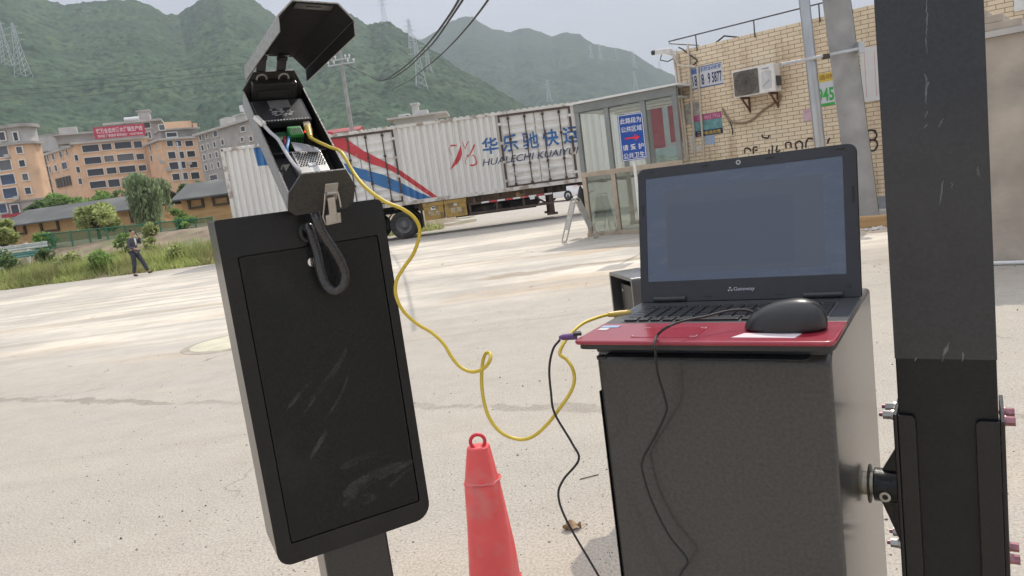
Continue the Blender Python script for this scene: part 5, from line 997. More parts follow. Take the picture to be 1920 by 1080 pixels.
# camera head
HO = np.array([-.2727, 1.17, 1.7223]); haz, hpi = -.4984, .7465
hA = np.array([sin(haz) * cos(hpi), cos(haz) * cos(hpi), sin(hpi)]); hW = np.array([cos(haz), -sin(haz), 0]); hN = np.cross(hW, hA)
def hp(x, a, n): return fr.l(HO + hW * x + hA * a + hN * n)
lW, lA, lN = (fr.l(fr.O + q) for q in (hW, hA, hN)); HL, HWd, HTW, HB, HT = .2806, .1062, .0697, .0461, .0357; AX = np.stack([lW, lA, lN], 1)
def hbox(b, x0, x1, a0, a1, n0, n1): return b.box(hp((x0 + x1) / 2, (a0 + a1) / 2, (n0 + n1) / 2), (abs(x1 - x0), abs(a1 - a0), abs(n1 - n0)), AX)
octo = [(-HWd / 2, 0), (-HWd / 2, -HB + .012), (-HWd / 2 + .012, -HB), (HWd / 2 - .012, -HB), (HWd / 2, -HB + .012), (HWd / 2, 0), (HTW / 2, HT), (-HTW / 2, HT)]
M_HEAD = powder('camera_head_black', (.036, .0345, .033), .42, (.085, .08, .074), spec=.5)
th = .0022; b = MB(); b.prism(octo, hp(0, 0, 0), lW, lN, lA, .003); b.prism(octo, hp(0, HL - .003, 0), lW, lN, lA, .003)
walls = []
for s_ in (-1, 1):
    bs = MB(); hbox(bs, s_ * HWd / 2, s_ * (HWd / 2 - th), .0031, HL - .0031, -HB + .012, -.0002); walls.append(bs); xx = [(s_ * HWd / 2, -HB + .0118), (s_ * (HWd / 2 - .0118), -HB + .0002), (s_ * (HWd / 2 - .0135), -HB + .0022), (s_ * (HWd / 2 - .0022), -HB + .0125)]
    b.prism(xx, hp(0, .0031, 0), lW, lN, lA, HL - .0062)
hbox(b, -HWd / 2 + .0122, HWd / 2 - .0122, .0031, HL - .0031, -HB, -HB + th); head = b.build('camera_head', M_HEAD, colm)
for bs in walls: bs.build('side_wall', powder('pale_grey_side', (.20, .188, .17), .42, (.26, .245, .22)), head)  # side walls take a paler grey than the end plates of the head
for s_ in (-1, 1): bs = MB(); hbox(bs, s_ * (HWd / 2 - th - .0002), s_ * (HWd / 2 - th - .0009), .0034, HL - .0034, -HB + .012, -.0015); bs.build('inner_lining', mat('matt_black_lining', (.016, .016, .0185), .75, .15, 60, spec=.2), head)
b = MB(); b.cyl(hp(.0, .15, -HB), hp(.0, .15, -HB - .02), .02); q0 = hp(0, .15, -HB - .018); b.tube([q0, q0 * (1, 1, 0) + np.array([0, .005, ZTOP + .03]), np.array([q0[0], min(q0[1], BDP - .03), ZTOP - .003])], .019, 14); b.build('neck', M_BLK, colm, smooth=True)
def hz(X, Y, n):  # enlarged-crop pixel to head coordinates on the plane n
    r = bearing(440 + X / 3.377, 100 + Y / 3.375); e = np.array([0, 0, EYE]) - HO; t = (n - e @ hN) / (r @ hN); q = e + r * t; return float(q @ hW), float(q @ hA)
M_PCB = mat('black_circuit_box', (.028, .028, .03), .35, .15, 30); M_LBL = mat('grey_label', (.22, .22, .22), .6, .25, 60); M_PRINT = mat('pale_print', (.45, .45, .45), .6, .2, 90)
b = MB(); hbox(b, -.046, .044, .194, .257, -.022, -.008); cb = b.build('control_board', M_PCB, head, bevel=.0015)
b = MB(); hbox(b, -.018, .018, .232, .254, -.0078, -.0073); b.build('label', M_LBL, cb) if False else b.build('label', M_LBL, head)
b = MB(); g = np.random.default_rng(4)
for i in range(34): x = g.uniform(-.022, .014); a = g.uniform(.205, .229); hbox(b, x, x + g.uniform(.002, .007), a, a + .0016, -.0078, -.0072)
for i in range(16): x = -.042 + i * .0052; hbox(b, x, x + .003, .1955, .198, -.0078, -.0070)
b.build('printed_marks', M_PRINT, head)
b = MB(); hbox(b, -.040, .036, .262, .276, -.03, .021); hbox(b, -.031, .024, .2585, .2618, -.006, .009); b.build('lens_module', mat('lens_module_black', (.035, .035, .036), .3, .1, 20), head, bevel=.006, seg=3)
for x in (-.021, .017): b = MB(); b.tube([hp(x + .0085 * cos(t), .2772, .022 + .0085 * sin(t)) for t in np.linspace(0, 2 * pi, 17)], .0018, 6, False); b.build('cable_gland', M_PRINT, head, smooth=True)
b = MB(); hbox(b, -.004, .019, .158, .182, -HB + .006, -.011); tbk = b.build('terminal_block', mat('green_plug_block', (.05, .30, .07), .45, .1, 30), head, bevel=.001)
b = MB()
for i in range(6): hbox(b, -.0025 + i * .0036, -.0003 + i * .0036, .160, .176, -.0112, -.0104); hbox(b, -.0025 + i * .0036, -.0003 + i * .0036, .1572, .1584, -.03, -.016)
b.build('terminal_screws', mat('dark_green_slot', (.012, .06, .018), .5), head)
b = MB(); hbox(b, -.024, -.006, .158, .180, -HB + .006, -.020); b.build('small_terminal', mat('dull_green_plug', (.03, .09, .05), .5), head)
b = MB(); b.cyl(hp(.0235, .168, -.014), hp(.0235, .167, -.0125), .0016, n=10); b.build('status_light', emit_mat('red_led', (1, .02, .02), 3), head)
b = MB(); hbox(b, -.046, .046, .120, .1227, -HB + .003, -.018); hbox(b, -.046, -.02, .03, .119, -HB + .003, -HB + .02); b.build('divider', M_BLKPL, head)
# silver power supply with punched cover
b = MB(); hbox(b, -.0165, .0305, .053, .109, -HB + .004, -.008); b.build('power_supply', mat('brushed_aluminium', (.72, .71, .69), .35, .06, 30, metal=.5), head, bevel=.001)
b = MB(); k = 0
for i in range(11):
    for j in range(9):
        x = -.0125 + i * .0043 + (j % 2) * .0021; a = .0715 + j * .0041
        if x < .0285: b.cyl(hp(x, a, -.0082), hp(x, a, -.0076), .00158, n=8)
b.build('vent_holes', mat('hole_black', (.006, .006, .006), .8), head)
b = MB(); hbox(b, .000, .012, .069, .0765, -.0074, -.0069); b.build('label', mat('bright_label', (.75, .75, .76), .5), head)
def hpath(pts): return [hp(*hz(X, Y, n), n) for X, Y, n in pts]
def hp2(x_a, n): return hp(x_a[0], x_a[1], n)
b = MB(); b.tube(smooth_path([hp2(hz(X, Y, n), n) for X, Y, n in ((150, 415, .004), (185, 455, .002), (225, 500, 0), (275, 545, -.002), (320, 620, -.003), (365, 690, -.004), (400, 730, -.006), (425, 760, -.012))]), .0030, 8); b.build('grey_cable', mat('pale_grey_cable', (.62, .61, .62), .5, .06), head, smooth=True)
b = MB(); p = np.array(hp2(hz(150, 420, .004), .004)); q = np.array(hp2(hz(185, 455, .003), .003)); b.beam(p - (q - p) * .5, q, .009, .007); b.build('connector', mat('pale_connector', (.72, .70, .66), .4), head, bevel=.001)
for nm, col, pts in (('blue_wire', (.10, .28, .62), ((345, 530, -.02), (338, 570, -.012), (332, 600, -.01), (335, 640, -.014))), ('red_wire', (.35, .03, .05), ((320, 530, -.022), (318, 560, -.014), (325, 600, -.02)))):
    b = MB(); b.tube(smooth_path([hp2(hz(X, Y, n), n) for X, Y, n in pts]), .0024, 7); b.build(nm, mat(nm + '_sheath', col, .4), head, smooth=True)
b = MB(); P = np.array([hp2(hz(X, Y, n), n) for X, Y, n in ((355, 560, -.01), (440, 572, .0), (530, 598, -.006), (545, 625, -.003), (460, 622, -.002), (385, 620, -.003))]); b.add(P, [(0, 1, 4, 5), (1, 2, 3, 4)]); b.build('plastic_bag', mat('clear_bag', (.22, .22, .24), .12, .4, 60, coat=.5), head)
# latch on the near plate
def lt(b, x0, x1, z0, z1, d): return hbox(b, x0, x1, -d, -.0002, z0, z1)
b = MB(); lt(b, .003, .024, -.022, .012, .002); lt(b, .005, .022, -.008, -.003, .006); b.build('latch_plate', M_STEEL, head, bevel=.0012)
c0, c1 = np.array(hp(.0125, -.006, -.012)), np.array(hp(.017, -.016, -.058)); b = MB(); b.beam(c0, c1, .013, .004, up=tuple(lA)); b.beam(c1 + (c0 - c1) * .35, c1 - (c0 - c1) * .05, .025, .003, up=tuple(lA)); b.build('latch_lever', M_STEEL, head, bevel=.002)
b = MB(); b.tube([np.array(hp(x, a, n)) for x, a, n in ((.003, -.004, -.004), (.001, -.01, -.02), (-.001, -.014, -.044), (.004, -.016, -.06))], .0013, 6); b.tube([np.array(hp(x, a, n)) for x, a, n in ((.023, -.004, -.004), (.026, -.01, -.02), (.0275, -.012, -.03))], .0013, 6); b.build('latch_wire', M_STEEL, head, smooth=True)
# raised lid: a chamfered trough hinged at the far end
phi = .8285; lD = -lA * cos(phi) + lN * sin(phi); lM = lA * sin(phi) + lN * cos(phi); LL, LW_, LT, LH, LF = .3094, .1053, .0631, .0219, .0217; loc_ = lambda v: fr.l(fr.O + np.array(v))
LO = fr.l(np.array([-.3526, 1.3268, 1.9633])); lidX, lD, lM = loc_([.8895, .4507, -.0754]), loc_([.4536, -.8908, .0262]), loc_([.0554, .0575, .9968])
sec = [(-LW_ / 2, -LH - LF), (-LW_ / 2, -LH), (-LT / 2, 0), (LT / 2, 0), (LW_ / 2, -LH), (LW_ / 2, -LH - LF)]; t_ = .0022
ins = [(-LW_ / 2 + t_, -LH - LF), (-LW_ / 2 + t_, -LH - t_ * .5), (-LT / 2 + t_ * .5, -t_), (LT / 2 - t_ * .5, -t_), (LW_ / 2 - t_, -LH - t_ * .5), (LW_ / 2 - t_, -LH - LF)]
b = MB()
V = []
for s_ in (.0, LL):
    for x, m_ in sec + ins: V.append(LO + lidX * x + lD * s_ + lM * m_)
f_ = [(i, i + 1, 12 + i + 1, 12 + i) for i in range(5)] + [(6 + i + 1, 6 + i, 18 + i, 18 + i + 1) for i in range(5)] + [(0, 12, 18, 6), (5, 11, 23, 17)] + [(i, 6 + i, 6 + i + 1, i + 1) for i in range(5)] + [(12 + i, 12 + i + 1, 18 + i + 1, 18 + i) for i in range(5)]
lin = MB(); mid_ = [(x * .999, m_ - .0003) for x, m_ in ins]; Vi = [LO + lidX * x + lD * s_ + lM * m_ for s_ in (.001, LL - .001) for x, m_ in mid_]
lin.add(Vi, [(i, i + 1, 7 + i - 1 + 0, 6 + i) if False else (i, i + 1, 6 + i + 1, 6 + i) for i in range(5)])
b.add(V, f_); lid = b.build('lid', powder('pale_grey_lid', (.30, .288, .268), .42, (.36, .345, .32), spec=.5), colm, bevel=.0008)  # lid shell is a paler grey than the black head below it
b = MB(); lin.build('inner_lining', mat('matt_black_lining', (.016, .016, .0185), .75, .15, 60, spec=.2), lid)
b = MB(); o2 = LO + lD * (LL - .014) + lM * (-t_ - .0012); b.box(o2, (.052, .022, .002), np.stack([lidX, lD, lM], 1)); b.box(o2 + lM * -.0014, (.02, .006, .001), np.stack([lidX, lD, lM], 1)); b.build('inner_plate', mat('inner_plate_black', (.018, .018, .02), .3, .1, 20), lid, bevel=.0008)
for x in (-.022, .012):
    b = MB(); c = LO + lidX * x - lM * .006; e = np.array(hp(x, HL - .001, HT - .006)); b.cyl(c - lidX * .009, c + lidX * .009, .003, n=10); b.box(c + lD * .012 + lM * .002, (.018, .02, .0018), np.stack([lidX, lD, lM], 1)); b.beam(c, e, .016, .002, up=tuple(lA)); b.build('hinge', M_PCB, lid)
# dusty wipe marks on the door
smm = bpy.data.materials.new('dust_smear'); smm.use_nodes = True
t, L, new, M_, mix, step, nz_, mp_ = node_tools(smm); pb = t.nodes['Principled BSDF']; pb.inputs['Base Color'].default_value = (.16, .155, .15, 1); pb.inputs['Roughness'].default_value = .8
c_ = new('ShaderNodeTexCoord').outputs['Object']; tr_s = new('ShaderNodeBsdfTransparent'); ms_ = new('ShaderNodeMixShader'); L(M_('MULTIPLY', step(nz_(c_, 22, 5, .65), .36, .66), .26), ms_.inputs[0]); L(tr_s.outputs[0], ms_.inputs[1]); L(pb.outputs[0], ms_.inputs[2]); L(ms_.outputs[0], t.nodes['Material Output'].inputs[0])
for pts_, w0 in (([(255, 90), (200, 200), (120, 300), (20, 460)], .0052), ([(262, 240), (220, 350), (135, 480)], .0026), ([(150, 530), (60, 690)], .0045), ([(212, 738), (330, 680), (455, 640)], .0062), ([(235, 880), (400, 780), (560, 700)], .013), ([(500, 760), (640, 670)], .004), ([(470, 840), (610, 720)], .003), ([(240, 930), (420, 880)], .012), ([(-60, 420), (10, 330), (80, 250)], .003)):
    P = smooth_path([fr.on(560 + x / 2.842, 620 + y / 2.842, .0004) for x, y in pts_], 8); k = len(P); Tn = np.gradient(P, axis=0); Tn /= np.linalg.norm(Tn, axis=1)[:, None]; wd = np.interp(np.linspace(0, 1, k), [0, .15, .8, 1], [.3, 1, .8, .1])[:, None] * w0; N = np.stack([-Tn[:, 2], 0 * Tn[:, 0], Tn[:, 0]], 1) * wd
    b = MB(); b.add(np.concatenate([P + N, P - N]), [(i, i + 1, k + i + 1, k + i) for i in range(k - 1)]); b.build('dust_smear', smm, box_)
# corrugated hose looping in front of the box
pts = [(577, 440, .012), (574, 431, .0), (580, 427, -.016), (587, 448, -.018), (595, 476, -.018), (601, 508, -.02), (611, 534, -.022), (627, 546, -.026), (642, 537, -.032), (646.5, 515, -.036), (638, 490, -.042), (623, 464, -.05), (607, 440, -.056), (597, 420, -.06), (592, 404, -.058), (590, 392, -.045)]
P = smooth_path([fr.on(*q) for q in pts], 44); k = len(P); s_ = np.concatenate([[0], np.cumsum(np.linalg.norm(np.diff(P, axis=0), axis=1))]); b = MB(); b.tube(P, .0080 + .00022 * np.sin(s_ * 2 * pi / .0052), 18); b.build('flexible_hose', mat('black_hose', (.026, .026, .028), .32, .1, 30, coat=.5), colm, smooth=True)
b = MB(); c = fr.on(576, 436); b.tube([c + np.array([.011 * cos(t), -.004, .013 * sin(t)]) for t in np.linspace(0, 2 * pi, 25)], .005, 8, False); b.build('hose_gland', M_BLKPL, colm, smooth=True)
# ---------------------------------------------------------------- barrier cabinet
fc = Frame((.2731, 1.089, 0), radians(33)); CW, CD, CH = .36, .452, 1.411
bc = thing('barrier_cabinet', 'speckled black barrier gate cabinet with rounded top edge carrying the laptop', 'barrier cabinet', fc.O, fc.rz)
rr_ = .028; prof = [(0, 0), (0, CH - .16)] + [(rr_ - rr_ * cos(t), CH - rr_ + rr_ * sin(t)) for t in np.linspace(0, pi / 2, 9)] + [(CD, CH), (CD, 0)]
b = MB(); b.prism(prof, (-CW / 2, 0, 0), (0, 1, 0), (0, 0, 1), (1, 0, 0), CW); b.build('housing', M_CAB, bc, smooth=True, bevel=.007, seg=3)
b = MB(); b.span((-CW / 2 - .0014, -.0004, .06), (-CW / 2 - .0002, .03, CH - .075)); b.build('edge_trim', M_BLK, bc)
b = MB(); b.span((-.25, -.08, 0), (.25, CD + .08, .02)); b.build('base_plate', M_BLK, bc)
# boom assembly raised beside the cabinet
HZ = 1.118; hub = fc.w(CW / 2, .226, HZ); fb = Frame(hub, radians(33)); bo_ = thing('barrier_boom', 'wide black barrier boom raised upright, bolted into a bracket on the cabinet side', 'barrier boom', hub, fb.rz)
BX, BWW, BY0, BT = .1285, .131, -.05, .1; x0, x1 = BX - BWW / 2, BX + BWW / 2
b = MB(); b.span((x0, BY0, .76 - HZ), (x1, BY0 + BT, 4.6 - HZ)); b.build('boom_tube', powder('boom_black', (.007, .0075, .009), .42, (.02, .02, .021), sc=6, spec=.25, coat=.3), bo_, bevel=.002, seg=2)
zf_ = 1.351 - HZ; b = MB(); b.span((x0 - .0006, BY0 - .0009, zf_), (x1 + .0006, BY0 - .0003, 4.58 - HZ)); b.span((x1 + .0002, BY0 - .0003, zf_), (x1 + .0008, BY0 + BT, 4.58 - HZ)); b.span((x0 - .0008, BY0 - .0003, zf_), (x0 - .0002, BY0 + BT, 4.58 - HZ))
flm = powder('dusty_protective_film', (.0145, .0165, .0215), .38, (.045, .045, .047), sc=5, lo=.5, hi=.75, bump=.15, coat=.5); b.build('protective_film', flm, bo_)
g = np.random.default_rng(9); SCM = mat('scratched_film', (.115, .115, .12), .6, .3, 80)
def scratch(pts, w0, w1):
    b = MB()
    P = np.array([fb.on(px, py, BY0 - .0013) for px, py in pts]); P = smooth_path(P, 6); k = len(P); ww = np.interp(np.linspace(0, 1, k), [0, .4, 1], [w0 * .6, w1 * .65, w0 * .3]) * g.uniform(.5, 1.3, k); P[:, 0] += g.normal(size=k) * .0005
    b.add(np.concatenate([P - np.stack([ww, 0 * ww, 0 * ww], 1), P + np.stack([ww, 0 * ww, 0 * ww], 1)]), [(i, i + 1, k + i + 1, k + i) for i in range(k - 1)]); b.build('scratch', SCM, bo_)
scratch([(1737, 0), (1738, 40), (1737, 70), (1738, 100)], .0008, .0016); scratch([(1734, 138), (1738, 155), (1736, 180), (1737, 195)], .001, .003); scratch([(1739, 208), (1734, 222)], .0008, .002); scratch([(1738, 232), (1732, 242)], .0006, .0015)
scratch([(1768, 222), (1760, 240)], .0006, .0018); scratch([(1768, 338), (1762, 385)], .0006, .002); scratch([(1784, 342), (1786, 355)], .0005, .001); scratch([(1834, 312), (1832, 330)], .001, .003); scratch([(1834, 320), (1838, 334)], .0006, .0015); scratch([(1672, 170), (1680, 166)], .0006, .001)
scratch([(1780, 642), (1772, 660), (1766, 678)], .0006, .004); scratch([(1806, 660), (1804, 678)], .0008, .003); scratch([(1718, 670), (1716, 678)], .0006, .002)
LZ0, LZ1 = .80 - HZ, 1.263 - HZ; pl = .006; M_BRK = powder('bracket_black', (.008, .008, .0085), .32, None, coat=.4, spec=.3)
def round_span(b, xa, xb, y, zb_, zt_, d, cor): h_ = zt_ - zb_; b.prism([(x + (xa + xb) / 2, z + (zb_ + zt_) / 2) for x, z in rrect(xb - xa, h_, .008, 4, cor)], (0, y, 0), (1, 0, 0), (0, 0, 1), (0, 1, 0), d)
b = MB(); b.span((x0 - .0015 - pl, BY0 - .0085, LZ0), (x0 - .0015, BY0 + BT + .02, LZ1)); round_span(b, x0 - .0012, x0 + .0235, BY0 - .0088, LZ0, LZ1 - .001, .006, (1, 0, 0, 1)); b.build('bracket_side', M_BRK, bo_, bevel=.0015)
b = MB(); b.span((x1 + .0015, BY0 - .0085, LZ0), (x1 + .0015 + pl, BY0 + BT + .02, LZ1 - .003)); round_span(b, x1 - .0295, x1 + .0012, BY0 - .0088, LZ0, LZ1 - .004, .006, (0, 1, 1, 0)); b.build('bracket_side', M_BRK, bo_, bevel=.0015)
b = MB(); xb_ = x0 - .0077
b.prism([(-.005, .075), (-.034, .022), (-.034, -.03), (-.005, -.11)], (xb_ + .005, -.004, 0), (1, 0, 0), (0, 0, 1), (0, 1, 0), .008); b.build('gusset', M_BRK, bo_)
b = MB(); b.cyl((.016, 0, 0), (xb_ - .001, 0, 0), .0275, n=28); b.build('hub', M_BRK, bo_, smooth=True, bevel=.002)
b = MB(); b.cyl((-.01, 0, 0), (.018, 0, 0), .0195, n=24); b.build('shaft', M_GOLD, bo_, smooth=True)
b = MB(); b.cyl((.008, 0, 0), (.0105, 0, 0), .032, n=28); b.build('washer', M_BLKPL, bo_, smooth=True)
sc_ = fb.on(1660, 931, -.028); b = MB(); c = np.array([sc_[0], -.024, sc_[2]]); polar = [(.0085 * cos(t), .0085 * sin(t)) for t in np.linspace(0, 2 * pi, 20, endpoint=False)]; b.prism(polar, c, (1, 0, 0), (0, 0, 1), (0, -1, 0), .007); sso = b.build('set_screw', M_STEEL, bo_, smooth=True); b = MB(); b.prism([(x * .55, z * .55) for x, z in polar[::3]], c + (0, -.0072, 0), (1, 0, 0), (0, 0, 1), (0, -1, 0), .0006); b.build('hex_socket', M_BLKPL, sso)
for z in (1.243 - HZ, 1.018 - HZ):
    for y in (-.005, .035):
        b = MB(); b.cyl((xb_ - .025, y, z), (x1 + .01, y, z), .0035, n=10); bolt = b.build('bolt', M_IRID, bo_, smooth=True)
        b = MB(); xe = x1 + .0015 + pl; b.prism([(.0075 * cos(t), .0075 * sin(t)) for t in np.linspace(0, 2 * pi, 6, endpoint=False)], (xe + .002, y, z), (0, 1, 0), (0, 0, 1), (1, 0, 0), .012); b.cyl((xe, y, z), (xe + .002, y, z), .0085); b.build('bolt_head', M_IRID, bolt)
        b = MB(); b.prism([(.0075 * cos(t), .0075 * sin(t)) for t in np.linspace(0, 2 * pi, 6, endpoint=False)], (xb_ - .0195, y, z), (0, 1, 0), (0, 0, 1), (1, 0, 0), .012); b.cyl((xb_ - .007, y, z), (xb_ - .0005, y, z), .0085); b.build('nut', M_STEEL, bolt)
# ---------------------------------------------------------------- laptop
fl_ = Frame((.2387, 1.0107, 1.4440), radians(32.42)); lp = thing('laptop', 'open black laptop with red palm rest standing on the barrier cabinet', 'laptop', fl_.w(0, .145, -.0330), fl_.rz)
LWD, LDP = .374, .2908; oy, oz = -.145, .0330   # local shift from the front top edge to the root
def Lp(x, y, z): return np.array([x, y + oy, z + oz])
M_LBK = mat('laptop_black_plastic', (.030, .031, .034), .42, .12, 40, bump=.08, bscale=300); M_LRED = mat('laptop_red_gloss', (.30, .022, .042), .28, .06, 10, coat=.35, dirt=((.45, .16, .17), 14, .4), dirt_lo=.55, dirt_hi=.8)
def slab(b, y0, y1, z0, z1, front=.0, r=.012):
    k = [(x, y) for x, y in rrect(LWD, y1 - y0, r, 5, (0, 0, 1, 1) if front else (1, 1, 0, 0))]; b.prism([(x, y + (y0 + y1) / 2) for x, y in k], Lp(0, 0, z0), (1, 0, 0), (0, 1, 0), (0, 0, 1), z1 - z0)
b = MB(); b.prism([(x * .985, y * .96 + LDP / 2) for x, y in rrect(LWD, LDP, .014, 5)], Lp(0, .003, -.0155), (1, 0, 0), (0, 1, 0), (0, 0, 1), .0086); b.prism([(x * .93, y * .8 + LDP / 2 + .012) for x, y in rrect(LWD, LDP, .014, 5)], Lp(0, .004, -.030), (1, 0, 0), (0, 1, 0), (0, 0, 1), .0144); b.prism([(x * .8, y * .9 + LDP / 2) for x, y in rrect(LWD, LDP, .014, 5)], Lp(0, .006, -.0312), (1, 0, 0), (0, 1, 0), (0, 0, 1), .0010); base = b.build('base', M_LBK, lp, smooth=True, bevel=.002)
KY = .118
b = MB(); slab(b, 0, KY - .0005, -.0068, 0, 1); b.build('palm_rest', M_LRED, lp, smooth=True, bevel=.003, seg=3)
b = MB(); slab(b, KY, LDP, -.0068, -.0008, 0); b.build('keyboard_deck', mat('deck_black', (.060, .062, .068), .36, .1, 60), lp, bevel=.0015)
b = MB(); b.box(Lp(-.05, .052, .0003), (.1, .062, .0009)); tp = b.build('touchpad', mat('touchpad_red', (.30, .016, .032), .22, .05, 12, coat=.3), lp, bevel=.0004)
b = MB()
for sx in (-1, 1):
    for sy in (-1, 1): b.box(Lp(-.05 + sx * .045, .052 + sy * .027, .0011), (.01, .0012, .0005)); b.box(Lp(-.05 + sx * .049, .052 + sy * .0235, .0011), (.0012, .008, .0005))
b.build('corner_mark', mat('pale_mark', (.5, .38, .4), .5), tp)
kb = thing('keyboard', '', '', (0, 0, 0)); del kb['label']; del kb['category']; kb.parent = lp; keym = mat('key_black', (.022, .022, .024), .34, .15, 60)
bm_ = MB(); bm_.box(Lp(0, KY + .068, -.0005), (.318, .118, .0006)); bpy.data.objects.remove(kb); kb = bm_.build('keyboard', mat('key_well', (.085, .086, .092), .45), lp)
cache = {}
for r_ in range(6):
    yk = KY + .0185 + r_ * .0192 - (.002 if r_ == 5 else 0); x = -.157
    ws = {0: [1.25, 1, 1, 1.1, 5.2, 1.1, 1, 1, 1, 1, 1], 5: [1] * 16}.get(r_, [1.5] + [1] * 12 + [1.7])
    sc = .314 / sum(ws); hk = .012 if r_ == 5 else .0165
    for w_ in ws:
        ww = w_ * sc; key = (round(ww, 4), hk)
        if key not in cache: q = MB(); q.prism(rrect(ww - .0034, hk - .0006, .002, 2), (0, 0, 0), (1, 0, 0), (0, 1, 0), (0, 0, 1), .0026); o = q.build('key', keym, kb, bevel=.0009, seg=2); cache[key] = o.data
        else: o = link('key', cache[key], None, kb); mo = o.modifiers.new('bevel', 'BEVEL'); mo.width = .0009; mo.segments = 2
        o.location = Lp(x + ww / 2, yk, .0004); x += ww
for x0_, w_, m in ((-.163, .03, mat('blue_sticker', (.30, .42, .58), .4)), (-.168, .016, mat('white_sticker', (.6, .6, .6), .4))): b = MB(); b.box(Lp(x0_, .092 if w_ > .02 else .075, .0004), (w_, .014, .0005)); b.build('sticker', m, lp)
b = MB(); b.prism([(-.034, -.016), (.05, -.018), (.055, .004), (-.022, .008)], Lp(.085, .037, .0001), (1, 0, 0), (0, 1, 0), (0, 0, 1), .0006); b.build('paper_sticker', mat('pale_pink_sticker', (.62, .54, .56), .6, .08, 30), lp)
LT_ = .2075; LH_ = .2483; lz = np.array([0, sin(LT_), cos(LT_)]); ln_ = np.array([0, -cos(LT_), sin(LT_)]); hb_ = Lp(0, LDP - .004, -.001)
lidc = lambda x, v, n: hb_ + np.array([x, 0, 0]) + lz * v + ln_ * n
b = MB(); b.prism([(x, v + LH_ / 2) for x, v in rrect(LWD, LH_, .014, 6, (1, 1, 0, 0))], lidc(0, 0, -.008), (1, 0, 0), lz, ln_, .0075); ll = b.build('lid', M_LBK, lp, smooth=True, bevel=.002)
SWX, SV0, SV1 = .338, .038, .229
link('bezel', ring_plate([(x, v + LH_ / 2) for x, v in rrect(LWD - .002, LH_ - .002, .013, 6, (1, 1, 0, 0))], [(x - .003, v + (SV0 + SV1) / 2) for x, v in rrect(SWX, SV1 - SV0, .002, 2)], lidc(0, 0, -.0003), (1, 0, 0), lz, ln_, .0026), mat('bezel_black', (.028, .030, .036), .36, .1, 50), ll)
smat = bpy.data.materials.new('lcd_panel'); smat.use_nodes = True; pb = smat.node_tree.nodes['Principled BSDF']; pb.inputs['Base Color'].default_value = (.045, .055, .078, 1); pb.inputs['Roughness'].default_value = .22; pb.inputs['Emission Color'].default_value = (.026, .034, .052, 1); pb.inputs['Emission Strength'].default_value = 1.0
b = MB(); b.prism([(x - .003, v + (SV0 + SV1) / 2) for x, v in rrect(SWX + .002, SV1 - SV0 + .002, .001, 1)], lidc(0, 0, -.0006), (1, 0, 0), lz, ln_, .0008); b.build('screen', smat, ll)
t, L, new, M_, mix, step, nz_, mp_ = node_tools(smat); c_ = new('ShaderNodeTexCoord').outputs['Object']; dust_ = M_('ADD', M_('MULTIPLY', step(nz_(c_, 260, 3, .7), .62, .70), .5), M_('MULTIPLY', step(nz_(mp_(c_, (1, 1, 3)), 14, 6, .65), .42, .7), .35))
L(mix(dust_, (.040, .050, .070), (.095, .10, .105)), pb.inputs['Base Color']); L(M_('ADD', .14, M_('MULTIPLY', dust_, .3)), pb.inputs['Roughness'])
win_m = emit_mat('dim_window_on_screen', (.034, .041, .055), .9); win_m.node_tree.nodes['Principled BSDF'].inputs['Roughness'].default_value = .25; win_m2 = emit_mat('dimmer_pane_on_screen', (.031, .038, .052), .9); win_m2.node_tree.nodes['Principled BSDF'].inputs['Roughness'].default_value = .25
def pane(n_, x0_, x1_, v0, v1, m, h_): b = MB(); b.add([lidc(x, v, h_) for x, v in ((x0_, v0), (x1_, v0), (x1_, v1), (x0_, v1))], [(0, 1, 2, 3)]); b.build(n_, m, ll)
pane('screen_window', -.135, .135, .052, .204, win_m, .0004); pane('screen_pane', -.132, .088, .062, .176, win_m2, .0006)
letter('lettering', 'Gateway', lidc(.003, .019, .0026), (1, 0, 0), lz, .036, .008, mat('brand_grey', (.42, .43, .45), .4), ll, .006, 0, False)
b = MB(); c = lidc(-.021, .0192, .0026); b.add([c + np.array([q[0], 0, 0]) + lz * q[1] for t in range(3) for q in [(.0016 * cos(2.1 * t + 1.6 + s_ * .8) * k_, .0016 * sin(2.1 * t + 1.6 + s_ * .8) * k_) for s_, k_ in ((-.7, 1), (-.5, 2.8), (.5, 2.8), (.7, 1))]], [(4 * t, 4 * t + 1, 4 * t + 2, 4 * t + 3) for t in range(3)]); b.build('emblem', MATS['brand_grey'], ll)
b = MB(); c = lidc(.0, LH_ - .0095, .0024); b.prism([(.0042 * cos(t), .0042 * sin(t)) for t in np.linspace(0, 2 * pi, 24, endpoint=False)], c, (1, 0, 0), lz, ln_, .0006); wb = b.build('webcam', mat('webcam_ring', (.42, .43, .45), .35), ll); b = MB(); b.prism([(.002 * cos(t), .002 * sin(t)) for t in np.linspace(0, 2 * pi, 16, endpoint=False)], c + ln_ * .0007, (1, 0, 0), lz, ln_, .0003); b.build('webcam_lens', M_BLKPL, ll)
for x, v, w_, h_ in ((-.16, LH_ - .0075, .012, .002), (.053, LH_ - .0075, .014, .0022), (-.06, LH_ - .0075, .012, .002), (.163, LH_ - .0078, .014, .0022), (.1795, .165, .0035, .026), (-.06, .009, .012, .0014), (.06, .009, .012, .0014), (-.178, .17, .003, .02)): b = MB(); b.box(lidc(x, v, .003), (w_, h_, .0014), np.stack([np.array([1, 0, 0]), lz, ln_], 1)); b.build('rubber_bumper', M_BLKPL, ll, bevel=.0005)
b = MB(); c = lidc(.168, .02, .0024); b.prism([(.0038 * cos(t), .0038 * sin(t)) for t in np.linspace(0, 2 * pi, 20, endpoint=False)], c, (1, 0, 0), lz, ln_, .0012); b.build('rubber_bumper', M_BLKPL, ll)
